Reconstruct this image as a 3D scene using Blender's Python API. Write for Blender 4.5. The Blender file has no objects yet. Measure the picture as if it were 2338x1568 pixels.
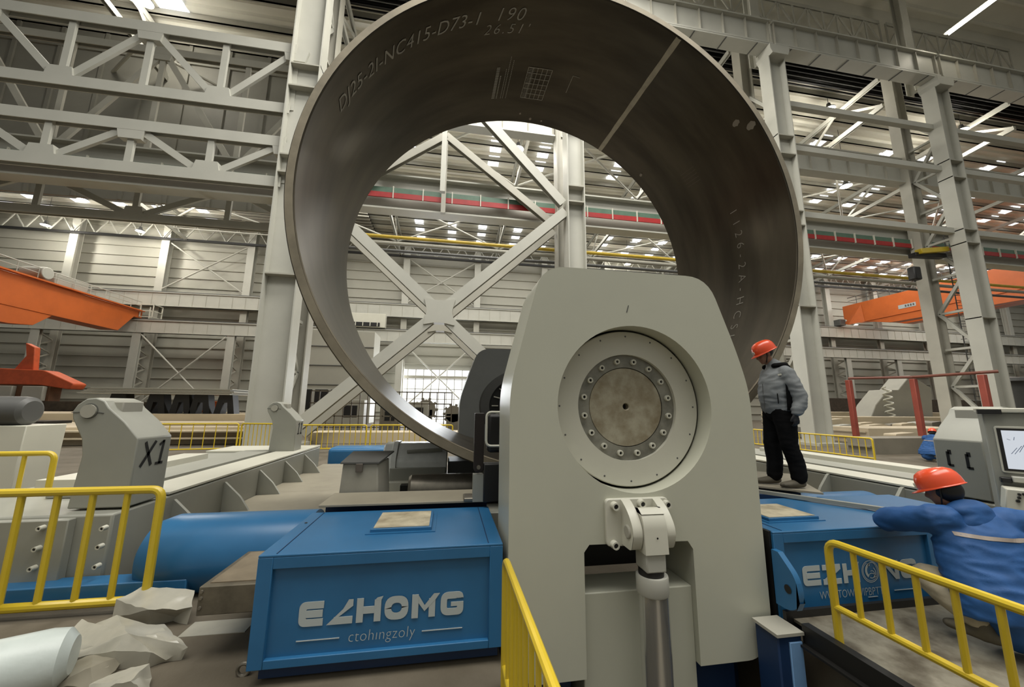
import bpy, bmesh, math, random
import numpy as np
from mathutils import Vector, Matrix, noise
random.seed(7)
C = bpy.context.scene
COL = C.collection
PI = math.pi

# ------------------------------------------------------------------ camera
F, CX, CY, EYE = 850.0, 1169.0, 784.0, 1.85
_Z = Vector((46, 5054, -F)).normalized()
_a = 6300 - CX
_w = -(_Z[0]*_a + _Z[2]*-F)/_Z[1]
_X = Vector((_a, _w, -F)).normalized()
_Y = _Z.cross(_X)
RW = Matrix((_X, _Y, _Z))                 # camera axes -> world axes
cam_d = bpy.data.cameras.new('camera'); cam = bpy.data.objects.new('camera', cam_d); COL.objects.link(cam)
cam_d.sensor_width = 36.0; cam_d.lens = F/2338*36.0; cam_d.clip_end = 500; cam_d.clip_start = 0.05
cam.matrix_world = Matrix.Translation((0, 0, EYE)) @ RW.to_4x4()
C.camera = cam

def W(u, v, x=None, y=None, z=None):
    """real place of a measured point, once one of its distances is known"""
    d = RW @ Vector((u-CX, -(v-CY), -F))
    t = y/d.y if y is not None else ((z-EYE)/d.z if z is not None else x/d.x)
    return Vector((d.x*t, d.y*t, EYE+d.z*t))

# ------------------------------------------------------------------ world, lights, exposure
wd = bpy.data.worlds.new('sky'); C.world = wd; wd.use_nodes = True
nt = wd.node_tree; nt.nodes.clear()
wo = nt.nodes.new('ShaderNodeOutputWorld'); bg = nt.nodes.new('ShaderNodeBackground')
tc = nt.nodes.new('ShaderNodeTexCoord'); sx = nt.nodes.new('ShaderNodeSeparateXYZ'); rp = nt.nodes.new('ShaderNodeValToRGB')
nt.links.new(tc.outputs['Generated'], sx.inputs[0]); nt.links.new(sx.outputs['Z'], rp.inputs[0])
nt.links.new(rp.outputs[0], bg.inputs[0]); nt.links.new(bg.outputs[0], wo.inputs[0])
rp.color_ramp.elements[0].position = 0.0; rp.color_ramp.elements[0].color = (0.19, 0.188, 0.165, 1)
rp.color_ramp.elements[1].position = 0.9; rp.color_ramp.elements[1].color = (1.0, 1.0, 0.93, 1)
bg.inputs[1].default_value = 0.75
C.view_settings.view_transform = 'Standard'; C.view_settings.look = 'None'
C.view_settings.gamma = 1; C.view_settings.use_curve_mapping = False
C.view_settings.exposure = -0.08

def area(name, loc, sx_, sy_, power, col=(1, .97, .9), rot=(0, 0, 0)):
    l = bpy.data.lights.new(name, 'AREA'); l.shape = 'RECTANGLE'; l.size = sx_; l.size_y = sy_
    l.energy = power; l.color = col
    o = bpy.data.objects.new(name, l); COL.objects.link(o); o.location = loc; o.rotation_euler = rot
    return o
area('skylight_near_bay', (2, -3, 26), 34, 12, 7500, rot=(math.radians(-14), 0, 0))
area('skylight_over_machine', (2.5, 10.5, 24), 13, 5, 5500)
area('door_daylight', (-1.7, 47.4, 3.4), 8, 6, 2500, (.92, .96, 1), (math.radians(-90), 0, 0))
area('skylight_far_bay', (0, 35, 22.6), 60, 12, 9000)
area('skylight_far_bay_right', (62, 35, 22.6), 50, 12, 7500)

# ------------------------------------------------------------------ materials
def lin(c):
    return tuple((x/255/12.92 if x/255 <= .04045 else ((x/255+.055)/1.055)**2.4) for x in c)
MATS = {}
def mat(name, rgb, rough=.5, metal=0.0, var=.08, scale=3.0, bump=0.0, bscale=60, spec=.5, rgb2=None, coat=0):
    if name in MATS: return MATS[name]
    m = bpy.data.materials.new(name); m.use_nodes = True; n = m.node_tree; b = n.nodes['Principled BSDF']
    c = lin(rgb); c2 = lin(rgb2) if rgb2 else tuple(max(0, x*(1-var*2.2)) for x in c)
    tx = n.nodes.new('ShaderNodeTexCoord'); no = n.nodes.new('ShaderNodeTexNoise'); r = n.nodes.new('ShaderNodeValToRGB')
    no.inputs['Scale'].default_value = scale; no.inputs['Detail'].default_value = 5; no.inputs['Roughness'].default_value = .6
    n.links.new(tx.outputs['Object'], no.inputs['Vector']); n.links.new(no.outputs['Fac'], r.inputs[0])
    r.color_ramp.elements[0].position = .35; r.color_ramp.elements[0].color = (*c2, 1)
    r.color_ramp.elements[1].position = .62; r.color_ramp.elements[1].color = (*c, 1)
    n.links.new(r.outputs[0], b.inputs['Base Color'])
    b.inputs['Roughness'].default_value = rough; b.inputs['Metallic'].default_value = metal
    b.inputs['Specular IOR Level'].default_value = spec
    if coat: b.inputs['Coat Weight'].default_value = coat; b.inputs['Coat Roughness'].default_value = .15
    if bump:
        n2 = n.nodes.new('ShaderNodeTexNoise'); n2.inputs['Scale'].default_value = bscale; n2.inputs['Detail'].default_value = 4
        bp = n.nodes.new('ShaderNodeBump'); bp.inputs['Strength'].default_value = bump; bp.inputs['Distance'].default_value = .02
        n.links.new(tx.outputs['Object'], n2.inputs['Vector']); n.links.new(n2.outputs['Fac'], bp.inputs['Height'])
        n.links.new(bp.outputs[0], b.inputs['Normal'])
    MATS[name] = m; return m
def emit(name, rgb, s):
    if name in MATS: return MATS[name]
    m = bpy.data.materials.new(name); m.use_nodes = True; n = m.node_tree; n.nodes.clear()
    o = n.nodes.new('ShaderNodeOutputMaterial'); e = n.nodes.new('ShaderNodeEmission')
    e.inputs[0].default_value = (*lin(rgb), 1); e.inputs[1].default_value = s; n.links.new(e.outputs[0], o.inputs[0])
    MATS[name] = m; return m
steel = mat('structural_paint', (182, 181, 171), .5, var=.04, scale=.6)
steel_d = mat('structural_paint_dark', (170, 167, 155), .55, var=.06, scale=.5)  # darker tone of the same paint; puts shade into the rear members' colour
clad = mat('cladding', (172, 170, 158), .55, var=.05, scale=.15)
roofm = mat('roof_sheet', (222, 219, 206), .6, var=.06, scale=.2)
floorm = mat('concrete', (104, 96, 82), .75, var=.12, scale=1.2, bump=.15, bscale=30, rgb2=(84, 76, 62))
cream = mat('machine_paint', (190, 190, 174), .38, var=.02, scale=1.0, coat=.1)
cream2 = mat('machine_paint_light', (202, 200, 186), .35, var=.02, scale=2)
bedgrey = mat('bed_paint', (150, 150, 140), .42, var=.04, scale=1.5)
darkgrey = mat('dark_grey_paint', (86, 86, 84), .45, var=.05)
blue = mat('blue_paint', (46, 106, 152), .32, var=.05, scale=2.0)
blued = mat('blue_deep_paint', (20, 48, 86), .5, var=.08, scale=2.0)
yellow = mat('yellow_paint', (206, 178, 44), .35, var=.04, scale=3, coat=.2)
orange = mat('orange_paint', (206, 104, 46), .42, var=.06, scale=.6)
redp = mat('red_oxide', (154, 74, 60), .55, var=.1, scale=1.5)
redstripe = mat('red_stripe', (166, 38, 38), .5)
greenstripe = mat('green_stripe', (84, 112, 94), .5)
black = mat('black_steel', (24, 23, 22), .5)
blackrub = mat('black_cloth', (14, 14, 15), .9, spec=.15)
brownst = mat('brown_steel', (46, 32, 26), .45, metal=.3)
platem = mat('pale_plate', (205, 190, 162), .6, var=.07, scale=.4)
scrapm = mat('stored_parts_grey', (130, 124, 110), .6, var=.1, scale=.8)
tan = mat('deck_plate', (150, 143, 126), .5, var=.08, scale=1.5)
chrome = mat('chromed_steel', (214, 214, 210), .2, metal=.85, var=.02)
steelraw = mat('raw_steel', (140, 134, 122), .38, metal=.7, var=.12, scale=6)
decal = mat('white_lettering', (176, 184, 184), .6, var=.0)
dkdecal = mat('black_lettering', (14, 14, 14), .6)
chalk = mat('chalk', (172, 168, 156), .9)
lampw = emit('lamp_glow', (255, 246, 226), 30)
skyl = emit('daylight_panel', (250, 252, 255), 1.9)
daydoor = emit('daylight_door', (248, 250, 250), 1.7)

# ------------------------------------------------------------------ mesh helpers
ORG = {}
class MB:
    def __init__(s): s.v = []; s.f = []
    def add(s, vs, fs):
        k = len(s.v); s.v += [tuple(p) for p in vs]; s.f += [tuple(i+k for i in f) for f in fs]; return s
    def box(s, x0, x1, y0, y1, z0, z1):
        return s.add([(x0,y0,z0),(x1,y0,z0),(x1,y1,z0),(x0,y1,z0),(x0,y0,z1),(x1,y0,z1),(x1,y1,z1),(x0,y1,z1)],
                     [(0,3,2,1),(4,5,6,7),(0,1,5,4),(1,2,6,5),(2,3,7,6),(3,0,4,7)])
    def hexa(s, p):                      # 4 bottom + 4 top points
        return s.add(p, [(0,3,2,1),(4,5,6,7),(0,1,5,4),(1,2,6,5),(2,3,7,6),(3,0,4,7)])
    def bar(s, a, b, w, h, up=(0,0,1)):
        a = Vector(a); b = Vector(b); d = (b-a).normalized(); u = Vector(up)
        if abs(d.dot(u)) > .99: u = Vector((0,1,0))
        r = d.cross(u).normalized(); u = r.cross(d)
        q = []
        for p in (a, b):
            q += [p-r*w/2-u*h/2, p+r*w/2-u*h/2, p+r*w/2+u*h/2, p-r*w/2+u*h/2]
        return s.add(q, [(0,3,2,1),(4,5,6,7),(0,1,5,4),(1,2,6,5),(2,3,7,6),(3,0,4,7)])
    def ibeam(s, a, b, w, h, t=.03, up=(0,0,1)):
        a = Vector(a); b = Vector(b); d = (b-a).normalized(); u = Vector(up)
        if abs(d.dot(u)) > .99: u = Vector((0,1,0))
        r = d.cross(u).normalized(); u = r.cross(d).normalized()
        s.bar(a+u*(h/2-t/2), b+u*(h/2-t/2), w, t, u); s.bar(a-u*(h/2-t/2), b-u*(h/2-t/2), w, t, u)
        return s.bar(a, b, t, h-2*t, u)
    def tube(s, a, b, r, n=12, r2=None, caps=True):
        return s.path([a, b], r, n, caps, r2)
    def path(s, pts, r, n=10, caps=True, r2=None, closed=False):
        P_ = [Vector(p) for p in pts]; N = len(P_); rings = []
        prev = None
        for i, p in enumerate(P_):
            if closed: d = (P_[(i+1) % N]-P_[i-1]).normalized()
            elif i == 0: d = (P_[1]-P_[0]).normalized()
            elif i == N-1: d = (P_[-1]-P_[-2]).normalized()
            else: d = ((P_[i+1]-p).normalized()+(p-P_[i-1]).normalized()).normalized()
            u = prev if prev is not None else (Vector((0,0,1)) if abs(d.z) < .95 else Vector((1,0,0)))
            x = d.cross(u).normalized(); u = x.cross(d).normalized(); prev = u
            rr = r if r2 is None else r+(r2-r)*i/(N-1)
            rings.append([p+(x*math.cos(2*PI*k/n)+u*math.sin(2*PI*k/n))*rr for k in range(n)])
        vs = [q for g in rings for q in g]; fs = []
        for i in range(N if closed else N-1):
            j = (i+1) % N
            for k in range(n): fs.append((i*n+k, j*n+k, j*n+(k+1) % n, i*n+(k+1) % n)[::-1])
        if caps and not closed: fs.append(tuple(range(n))); fs.append(tuple(reversed(range((N-1)*n, N*n))))
        return s.add(vs, fs)
    def prism(s, poly, a0, a1, plane='xz', hole=None):
        """poly: 2D points, extruded along the third axis from a0 to a1"""
        def mk(p, a):
            if plane == 'xz': return (p[0], a, p[1])
            if plane == 'yz': return (a, p[0], p[1])
            return (p[0], p[1], a)
        n = len(poly)
        s.add([mk(p, a0) for p in poly]+[mk(p, a1) for p in poly],
              [tuple(range(n)), tuple(reversed(range(n, 2*n)))]+[(i, i+n, (i+1) % n+n, (i+1) % n) for i in range(n)])
        return s
    def lathe(s, prof, c, axis='y', n=48, a0=0, a1=2*PI):
        """prof: (radius, along) list; c: origin"""
        full = abs(a1-a0-2*PI) < 1e-6; m = n if full else n+1; vs = []; fs = []
        for k in range(m):
            a = a0+(a1-a0)*k/n; ca, sa = math.cos(a), math.sin(a)
            for (r, h) in prof:
                if axis == 'y': vs.append((c[0]+r*ca, c[1]+h, c[2]+r*sa))
                elif axis == 'z': vs.append((c[0]+r*ca, c[1]+r*sa, c[2]+h))
                else: vs.append((c[0]+h, c[1]+r*ca, c[2]+r*sa))
        q = len(prof)
        for k in range(n):
            j = (k+1) % m
            for i in range(q-1): fs.append((k*q+i, j*q+i, j*q+i+1, k*q+i+1))
        return s.add(vs, fs)
    def build(s, name, m, parent=None, bevel=0, smooth=None, seg=2, org=None, label=None):
        me = bpy.data.meshes.new(name)
        if parent is not None: o0 = ORG[parent]
        elif org is not None: o0 = Vector(org)
        else:
            A = np.array(s.v); o0 = Vector((float(A[:,0].min()+A[:,0].max())/2, float(A[:,1].min()+A[:,1].max())/2, float(A[:,2].min())))
        me.from_pydata([(v[0]-o0[0], v[1]-o0[1], v[2]-o0[2]) for v in s.v], [], s.f); me.update()
        bm = bmesh.new(); bm.from_mesh(me); bmesh.ops.remove_doubles(bm, verts=bm.verts, dist=1e-5)
        bmesh.ops.recalc_face_normals(bm, faces=bm.faces); bm.to_mesh(me); bm.free()
        me.materials.append(m)
        if smooth is None: smooth = len(s.v) > 60 or bevel > 0
        if smooth:
            me.shade_smooth(); me.set_sharp_from_angle(angle=math.radians(32))
        o = bpy.data.objects.new(name, me); COL.objects.link(o)
        if parent is not None: o.parent = parent
        else: o.location = o0
        ORG[o] = o0
        if bevel:
            b = o.modifiers.new('bevel', 'BEVEL'); b.width = bevel; b.segments = seg; b.limit_method = 'ANGLE'; b.angle_limit = math.radians(35)
        if label: o['label'] = label
        return o
def tag(o, label, cat, group=None, kind=None):
    o['label'] = label; o['category'] = cat
    if group: o['group'] = group
    if kind: o['kind'] = kind
    return o
def thing(name, label, cat, loc, group=None):
    o = bpy.data.objects.new(name, None); COL.objects.link(o); o.location = loc; o.empty_display_size = .2
    ORG[o] = Vector(loc); return tag(o, label, cat, group)
def struct(o): o['kind'] = 'structure'; return o
def copy_tree(o, parent=None, loc=None, label=None, scale=None):
    c = o.copy(); COL.objects.link(c); c.parent = parent
    if loc is not None: c.location = loc
    if scale is not None: c.scale = scale
    if label: c['label'] = label
    for ch in o.children: copy_tree(ch, c)
    return c
def textmesh(txt, size, shear=0, offset=0, spacing=1.0, res=3):
    cu = bpy.data.curves.new('t', 'FONT'); cu.body = txt; cu.size = size; cu.shear = shear; cu.offset = offset
    cu.space_character = spacing; cu.resolution_u = res
    ob = bpy.data.objects.new('t', cu); COL.objects.link(ob); dg = bpy.context.evaluated_depsgraph_get(); dg.update()
    me = bpy.data.meshes.new_from_object(ob.evaluated_get(dg)); vs = [tuple(v.co) for v in me.vertices]; fs = [tuple(p.vertices) for p in me.polygons]
    bpy.data.objects.remove(ob); bpy.data.curves.remove(cu); bpy.data.meshes.remove(me)
    return vs, fs
def rounded(poly, r, n=6):
    """round the corners of a 2D polygon; r a number or one per corner"""
    out = []; N = len(poly)
    for i, p in enumerate(poly):
        rr = r[i] if isinstance(r, (list, tuple)) else r
        p = Vector(p); a = Vector(poly[i-1]); b = Vector(poly[(i+1) % N])
        if rr <= 0: out.append(tuple(p)); continue
        p0 = p+(a-p).normalized()*rr; p1 = p+(b-p).normalized()*rr
        for k in range(n+1):
            t = k/n; out.append(tuple(p0*(1-t)**2+p*2*t*(1-t)+p1*t*t))
    return out
ORDN = ['first','second','third','fourth','fifth','sixth','seventh','eighth','ninth','tenth','eleventh','twelfth','thirteenth','fourteenth','fifteenth','sixteenth','seventeenth','eighteenth','nineteenth','twentieth']
FZ = .15                                  # floor level
exec_parts = []
# ================================================================== THE HALL
FY = 48.0                                  # far wall
# floor with a pit for the plate roll
b = MB()
for (x0, x1, y0, y1) in ((-60, .42, -3, 3.62), (-60, 130, 3.62, FY+.5), (2.62, 130, -3, 3.62)):
    b.box(x0, x1, y0, y1, FZ-.3, FZ)
b.box(.30, 2.8, -3, 3.8, -1.6, -1.5); b.box(.30, .42, -3, 3.62, -1.5, FZ-.3); b.box(2.62, 2.74, -3, 3.62, -1.5, FZ-.3); b.box(.42, 2.62, 3.62, 3.74, -1.5, FZ-.3)
struct(b.build('floor', floorm, smooth=False))
# far wall: lapped horizontal sheets
b = MB(); prof = [(FY, 0), ]
z = 0.0; pr = []
while z < 23.5:
    pr += [(FY, z), (FY, z+.98), (FY-.16, z+1.02), (FY-.16, z+1.16)]; z += 1.18
pr += [(FY, z), (FY+.4, z), (FY+.4, 0)]
b.prism(pr, -60, 130, 'yz')
struct(b.build('wall_back', clad, smooth=False))
# ceiling
def RZ(y): return 23.0+.1*(FY-y)
SKX = []
b = MB()
y = 18.4; pr = []
while y < FY:
    pr += [(y, RZ(y)), (y+.3, RZ(y)-.0), (y+.35, RZ(y)+.10), (y+.62, RZ(y)+.10), (y+.67, RZ(y))]; y += .7
pr += [(FY, RZ(FY)+.4), (18.4, RZ(18.4)+.4)]
b.prism(pr, -60, 130, 'yz')
struct(b.build('ceiling', roofm, smooth=False))
b = MB(); b.box(-60, 130, 6, 18.4, 31.0, 31.3); b.box(-60, 130, 18.25, 18.4, RZ(18.4), 31)
for q in range(8): b.box(-60, 130, 7+q*1.5, 7.15+q*1.5, 30.7, 31.0)
struct(b.build('ceiling_high', roofm, smooth=False))
# skylight strips under the sheets
k = 0
for i in range(-4, 9):
    for dx in (-3.6, 0.3, 4.0):
        X = -.6+12*i+dx
        for (y0, y1) in ((24, 32.5), (36.5, 46)):
            if dx == 0.3 and y0 < 30: continue
            if -34 < X < -8 and y0 < 30: continue
            if -25 < X < -8.5 and y0 > 30: continue
            b = MB(); y = y0
            while y < y1-.5:
                L = 1.25
                b.add([(X-.5, y, RZ(y)-.06), (X+.5, y, RZ(y)-.06), (X+.5, y+L, RZ(y+L)-.06), (X-.5, y+L, RZ(y+L)-.06),
                       (X-.5, y, RZ(y)+.2), (X+.5, y, RZ(y)+.2), (X+.5, y+L, RZ(y+L)+.2), (X-.5, y+L, RZ(y+L)+.2)],
                      [(0,3,2,1),(4,5,6,7),(0,1,5,4),(1,2,6,5),(2,3,7,6),(3,0,4,7)]); y += 1.75
            k += 1
            struct(b.build('window_%d' % k, skyl, smooth=False))
NWIN = k
b = MB(); b.box(-18.2, -16.6, 20.9, 22.4, RZ(21)-.12, RZ(21)-.06); k += 1; struct(b.build('window_%d' % k, skyl, smooth=False)); NWIN = k
# purlins
y = 20.6; pu = None
while y < FY-1:
    if not (18.3 < y < 20.4):
        b = MB(); b.box(-60, 130, y-.05, y+.05, RZ(y)-.42, RZ(y)-.02); b.box(-60, 130, y-.05, y+.14, RZ(y)-.42, RZ(y)-.39)
        tag(b.build('roof_purlin', steel_d, smooth=False), 'long grey roof purlin running across under the ceiling sheets', 'beam', 'roof purlins')
    y += 1.75
# ridge vent, dark slats
t = thing('ridge_vent', 'long black louvred vent strip under the roof above the big crane girder', 'vent', (30, 21.3, RZ(21.3)-.6))
b = MB(); b.box(-60, 130, 18.5, 20.2, RZ(19.3)-.16, RZ(19.3)-.1); b.build('backing', black, t)
for j in range(6):
    yy = 18.6+j*.3; b = MB(); b.bar((-60, yy, RZ(yy)-.4), (130, yy, RZ(yy)-.35), .05, .3, (0, .5, 1)); b.build('slat', darkgrey if j in (1, 3) else black, t)
t = thing('louvre_panel', 'black slatted roof panel left of the steel ring', 'vent', (-17, 38, 22))
b = MB(); b.box(-24, -9.5, 37, 46, RZ(41)-.95, RZ(41)-.9); b.build('backing', black, t)
for j in range(13):
    yy = 37.2+j*.7; b = MB(); b.box(-24, -9.5, yy, yy+.2, RZ(41)-1.2, RZ(41)-1.0); b.build('slat', steel_d, t)
# partition wall high above the left bay
b = MB(); b.box(-34, -7.6, 24.2, 24.35, 13.8, RZ(24.2))
for j in range(12):
    b.box(-34+j*2.35, -33.8+j*2.35, 24.1, 24.2, 13.8, RZ(24)-.1)
for zz in (15.8, 18.6, 21.2, 23.6): b.box(-34, -7.6, 24.08, 24.2, zz, zz+.14)
struct(b.build('wall_left', mat('old_cladding', (140, 138, 128), .6, var=.08, scale=.3), smooth=False))

# ---- far wall columns, lattice legs, braces
fx = [-50.8+9*i for i in range(-1, 18)]
def far_column(i, X):
    t = thing('wall_column', 'pale steel column standing against the far clad wall, %s from the left' % ORDN[i], 'column', (X, 46.6, FZ), 'columns along the far wall')
    b = MB(); b.ibeam((X, 46.9, 13.5), (X, 46.9, 22.4), .8, .7, .08, (0, 1, 0)); b.build('upper_leg', steel, t, smooth=False)
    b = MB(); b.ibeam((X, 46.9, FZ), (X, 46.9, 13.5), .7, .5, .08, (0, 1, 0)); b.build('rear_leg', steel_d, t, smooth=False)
    b = MB(); b.ibeam((X, 45.0, FZ), (X, 45.0, 9.2), .75, .4, .08, (0, 1, 0)); b.build('front_leg', steel, t, smooth=False)
    z = .6
    while z < 9: 
        b = MB(); b.bar((X, 45.1, z), (X, 46.8, z+.7), .12, .12); b.bar((X, 46.8, z+.7), (X, 45.1, z+1.4), .12, .12); b.build('lattice', steel_d, t, smooth=False); z += 1.4
for i, X in enumerate(fx[:19]): far_column(i, X)
def wall_brace(n, X, z0, z1, y):
    t = thing('cross_brace', n, 'brace', (X+4.5, y, z0), 'diagonal rods on the far wall')
    b = MB(); b.tube((X+.4, y, z0), (X+8.6, y, z1), .085, 8); b.build('brace_rod', steel, t)
    b = MB(); b.tube((X+.4, y+.2, z1), (X+8.6, y+.2, z0), .085, 8); b.build('brace_rod', steel, t)
wall_brace('slim white cross brace on the upper far wall above the rails, left part', -32.8, 14.6, 20.2, 46.6)
wall_brace('slim white cross brace rising from the plate stack on the far wall', -32.8, .8, 9.0, 44.7)
wall_brace('slim white cross brace on the upper far wall seen through the steel ring', -5.8, 14.6, 20.2, 46.6)
wall_brace('slim white cross brace in front of the bright doorway', -5.8, 1.2, 9.0, 44.7)
def wall_girder(n, y, z0, z1, tile, nm):
    t = thing(nm, n, 'girder', (0, y, z0))
    b = MB(); b.box(-60, 130, y-.15, y+.15, z0, z1); b.box(-60, 130, y-.28, y+.28, z0, z0+.08); b.box(-60, 130, y-.28, y+.28, z1-.08, z1); b.build('beam', steel, t, smooth=False)
    b = MB(); X = -60
    while X < 110: b.box(X, X+.045, y-.18, y-.14, z0+.08, z1-.08); X += tile
    r = b.build('stiffener', steel_d, t, smooth=False); r['kind'] = 'stuff'
    b = MB(); b.box(-60, 130, y-.1, y+.1, z1, z1+.14); b.build('rail', darkgrey, t, smooth=False)
wall_girder('pale panelled crane rail girder along the far wall, the lower one', 45.0, 9.2, 10.6, 1.35, 'crane_rail_girder')
wall_girder('pale panelled crane rail girder along the far wall, the upper one', 46.4, 12.5, 14.1, 1.35, 'crane_rail_girder')
t = thing('eaves_truss', 'thin zigzag truss along the top of the far wall', 'truss', (0, 46.3, 20.3))
b = MB(); b.bar((-60, 46.3, 20.45), (130, 46.3, 20.45), .25, .25); b.build('lower_chord', black, t)
b = MB(); b.bar((-60, 46.3, 22.2), (130, 46.3, 22.2), .2, .2); b.build('upper_chord', steel_d, t)
b = MB(); X = -55
while X < 110:
    b.bar((X, 46.3, 20.5), (X+1.1, 46.3, 22.2), .09, .09); b.bar((X+1.1, 46.3, 22.2), (X+2.2, 46.3, 20.5), .09, .09); X += 2.2
o = b.build('web', steel, t, smooth=False); o['kind'] = 'stuff'

# doors, bright openings
def opening(nm, x0, x1, z0, z1, nx, nz, y=FY-.22):
    b = MB(); b.box(x0, x1, y-.05, y+.2, z0, z1); o = struct(b.build(nm, daydoor, smooth=False))
    b = MB()
    for i in range(nx+1): X = x0+(x1-x0)*i/nx; b.box(X-.04, X+.04, y-.14, y-.04, z0, z1)
    for i in range(nz+1): Z = z0+(z1-z0)*i/nz; b.box(x0, x1, y-.14, y-.04, Z-.04, Z+.04)
    b.box(x0, x1, y-.2, y-.04, z1-1.15, z1-.8)
    b.build('mullions', steel_d, o, smooth=False)
opening('door_1', -6.0, 2.6, FZ, 6.3, 9, 5)
opening('window_%d' % (NWIN+1), 92, 112, 1.2, 6.6, 7, 3)

# ---- main column row
COLX = [-6.7, 5.58, 17.6, 29.3]
COLN = ['tall grey steel column left of the big ring', 'tall grey steel column seen through the ring behind the bearing housing',
        'tall grey steel column right of the ring behind the standing worker', 'tall twin-leg grey steel column at the far right of the picture']
def main_column(X, n, w, zt, ladder=False):
    t = thing('steel_column', n, 'column', (X, 16.6, FZ), 'columns of the main row')
    b = MB(); b.ibeam((X, 15.7, FZ), (X, 15.7, zt), .7, w, .05, (1, 0, 0)); b.build('front_leg', steel, t, smooth=False)
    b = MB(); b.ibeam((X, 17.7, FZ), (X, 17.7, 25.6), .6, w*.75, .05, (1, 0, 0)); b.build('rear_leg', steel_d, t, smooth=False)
    for z in (6.9, 11.3, 12.1, 15.4, 16.5):
        if z > zt: continue
        b = MB(); b.box(X-w/2, X+w/2, 15.36, 16.04, z, z+.06); b.build('stiffener_plate', steel_d, t, smooth=False)
    z = 1.0; s = 1
    while z < zt-2:
        a, c = (16.0, 17.5) if s > 0 else (17.5, 16.0)
        b = MB(); b.bar((X+.15, a, z), (X+.15, c, z+2.2), .16, .16); b.build('lacing_bar', steel, t, smooth=False)
        b = MB(); b.bar((X+.15, 16.0, z), (X+.15, 17.5, z), .13, .13); b.build('batten', steel, t, smooth=False)
        z += 2.2; s = -s
    b = MB(); b.box(X-w*.7, X+w*.7, 15.0, 18.2, FZ, FZ+.12); b.build('base_plate', steel_d, t, smooth=False)
    if zt > 20:
        b = MB(); b.prism([(X-.62, zt), (X+.62, zt), (X+.62, zt-.3), (X+.5, zt-.55), (X-.5, zt-.55), (X-.62, zt-.3)], 15.1, 16.1); b.build('corbel', steel, t, smooth=False)
        b = MB(); b.ibeam((X, 16.6, zt+.2), (X, 16.6, 31), .6, .5, .05, (0, 1, 0)); b.build('upper_leg', steel, t, smooth=False)
    return t
for X, n, w, zt in zip(COLX, COLN, (1.25, .85, 1.05, 1.05), (26, 15.6, 21.98, 21.98)): main_column(X, n, w, zt)
# caged ladder on the far right column
t = thing('caged_ladder', 'thin grey ladder with safety hoops inside the far right column', 'ladder', (30.2, 17.0, FZ))
for dx in (-.22, .22):
    b = MB(); b.tube((30.3+dx, 17.0, FZ), (30.3+dx, 17.0, 13.5), .03, 6); b.build('stile', darkgrey, t)
b = MB(); z = .4
while z < 13.4: b.tube((30.08, 17, z), (30.52, 17, z), .018, 5); z += .32
b.build('rungs', darkgrey, t)['kind'] = 'stuff'
b = MB(); z = 2.4
while z < 13.4: b.path([(30.3+.42*math.cos(PI*k/8), 17-.7*math.sin(PI*k/8), z) for k in range(9)], .02, 5); z += .9
b.build('hoops', darkgrey, t)

# ---- crane girders on the main row
def crane_girder(n, x0, x1, y, z0, z1, w, nst, kind='crane_girder'):
    t = thing(kind, n, 'girder', ((x0+x1)/2, y, z0), 'riveted crane girders of the main row')
    b = MB(); b.ibeam((x0, y, (z0+z1)/2), (x1, y, (z0+z1)/2), w, z1-z0, .09); b.build('beam', cream if False else steel, t, smooth=False)
    for i in range(nst+1):
        X = x0+.1+(x1-x0-.2)*i/nst; b = MB(); b.box(X-.02, X+.02, y-.18, y-.04, z0+.09, z1-.09); b.build('stiffener', steel_d, t, smooth=False)
    return t
for nm, x0, x1 in (('bay above the ring top', 5.6, 17.3), ('bay between the two right columns', 17.5, 29.2), ('bay beyond the far right column', 29.4, 41)):
    crane_girder('deep pale I-section crane girder high on the front legs, '+nm, x0, x1, 15.45, 22.12, 23.75, .5, 8)
    t = thing('walkway_soffit', 'pale panelled walkway strip beneath the upper crane girder, '+nm, 'walkway', ((x0+x1)/2, 16.6, 20))
    b = MB(); b.box(x0, x1, 15.2, 15.95, 22.0, 22.1)
    b.build('deck', steel, t, smooth=False)
    b = MB()
    for i in range(6): X = x0+1+(x1-x0-2)*i/5; b.box(X-.03, X+.03, 15.2, 15.95, 21.97, 22.0)
    b.build('seams', darkgrey, t, smooth=False)
for nm, x0, x1 in (('seen at the top of the ring opening', -6.2, 5.3), ('hidden mostly by the ring', 5.6, 17.3), ('right of the ring between the columns', 17.5, 29.2), ('at the right edge', 29.4, 41)):
    crane_girder('pale stiffened crane girder on the rear legs '+nm, x0, x1, 17.9, 16.45, 18.2, .6, 8)
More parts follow.
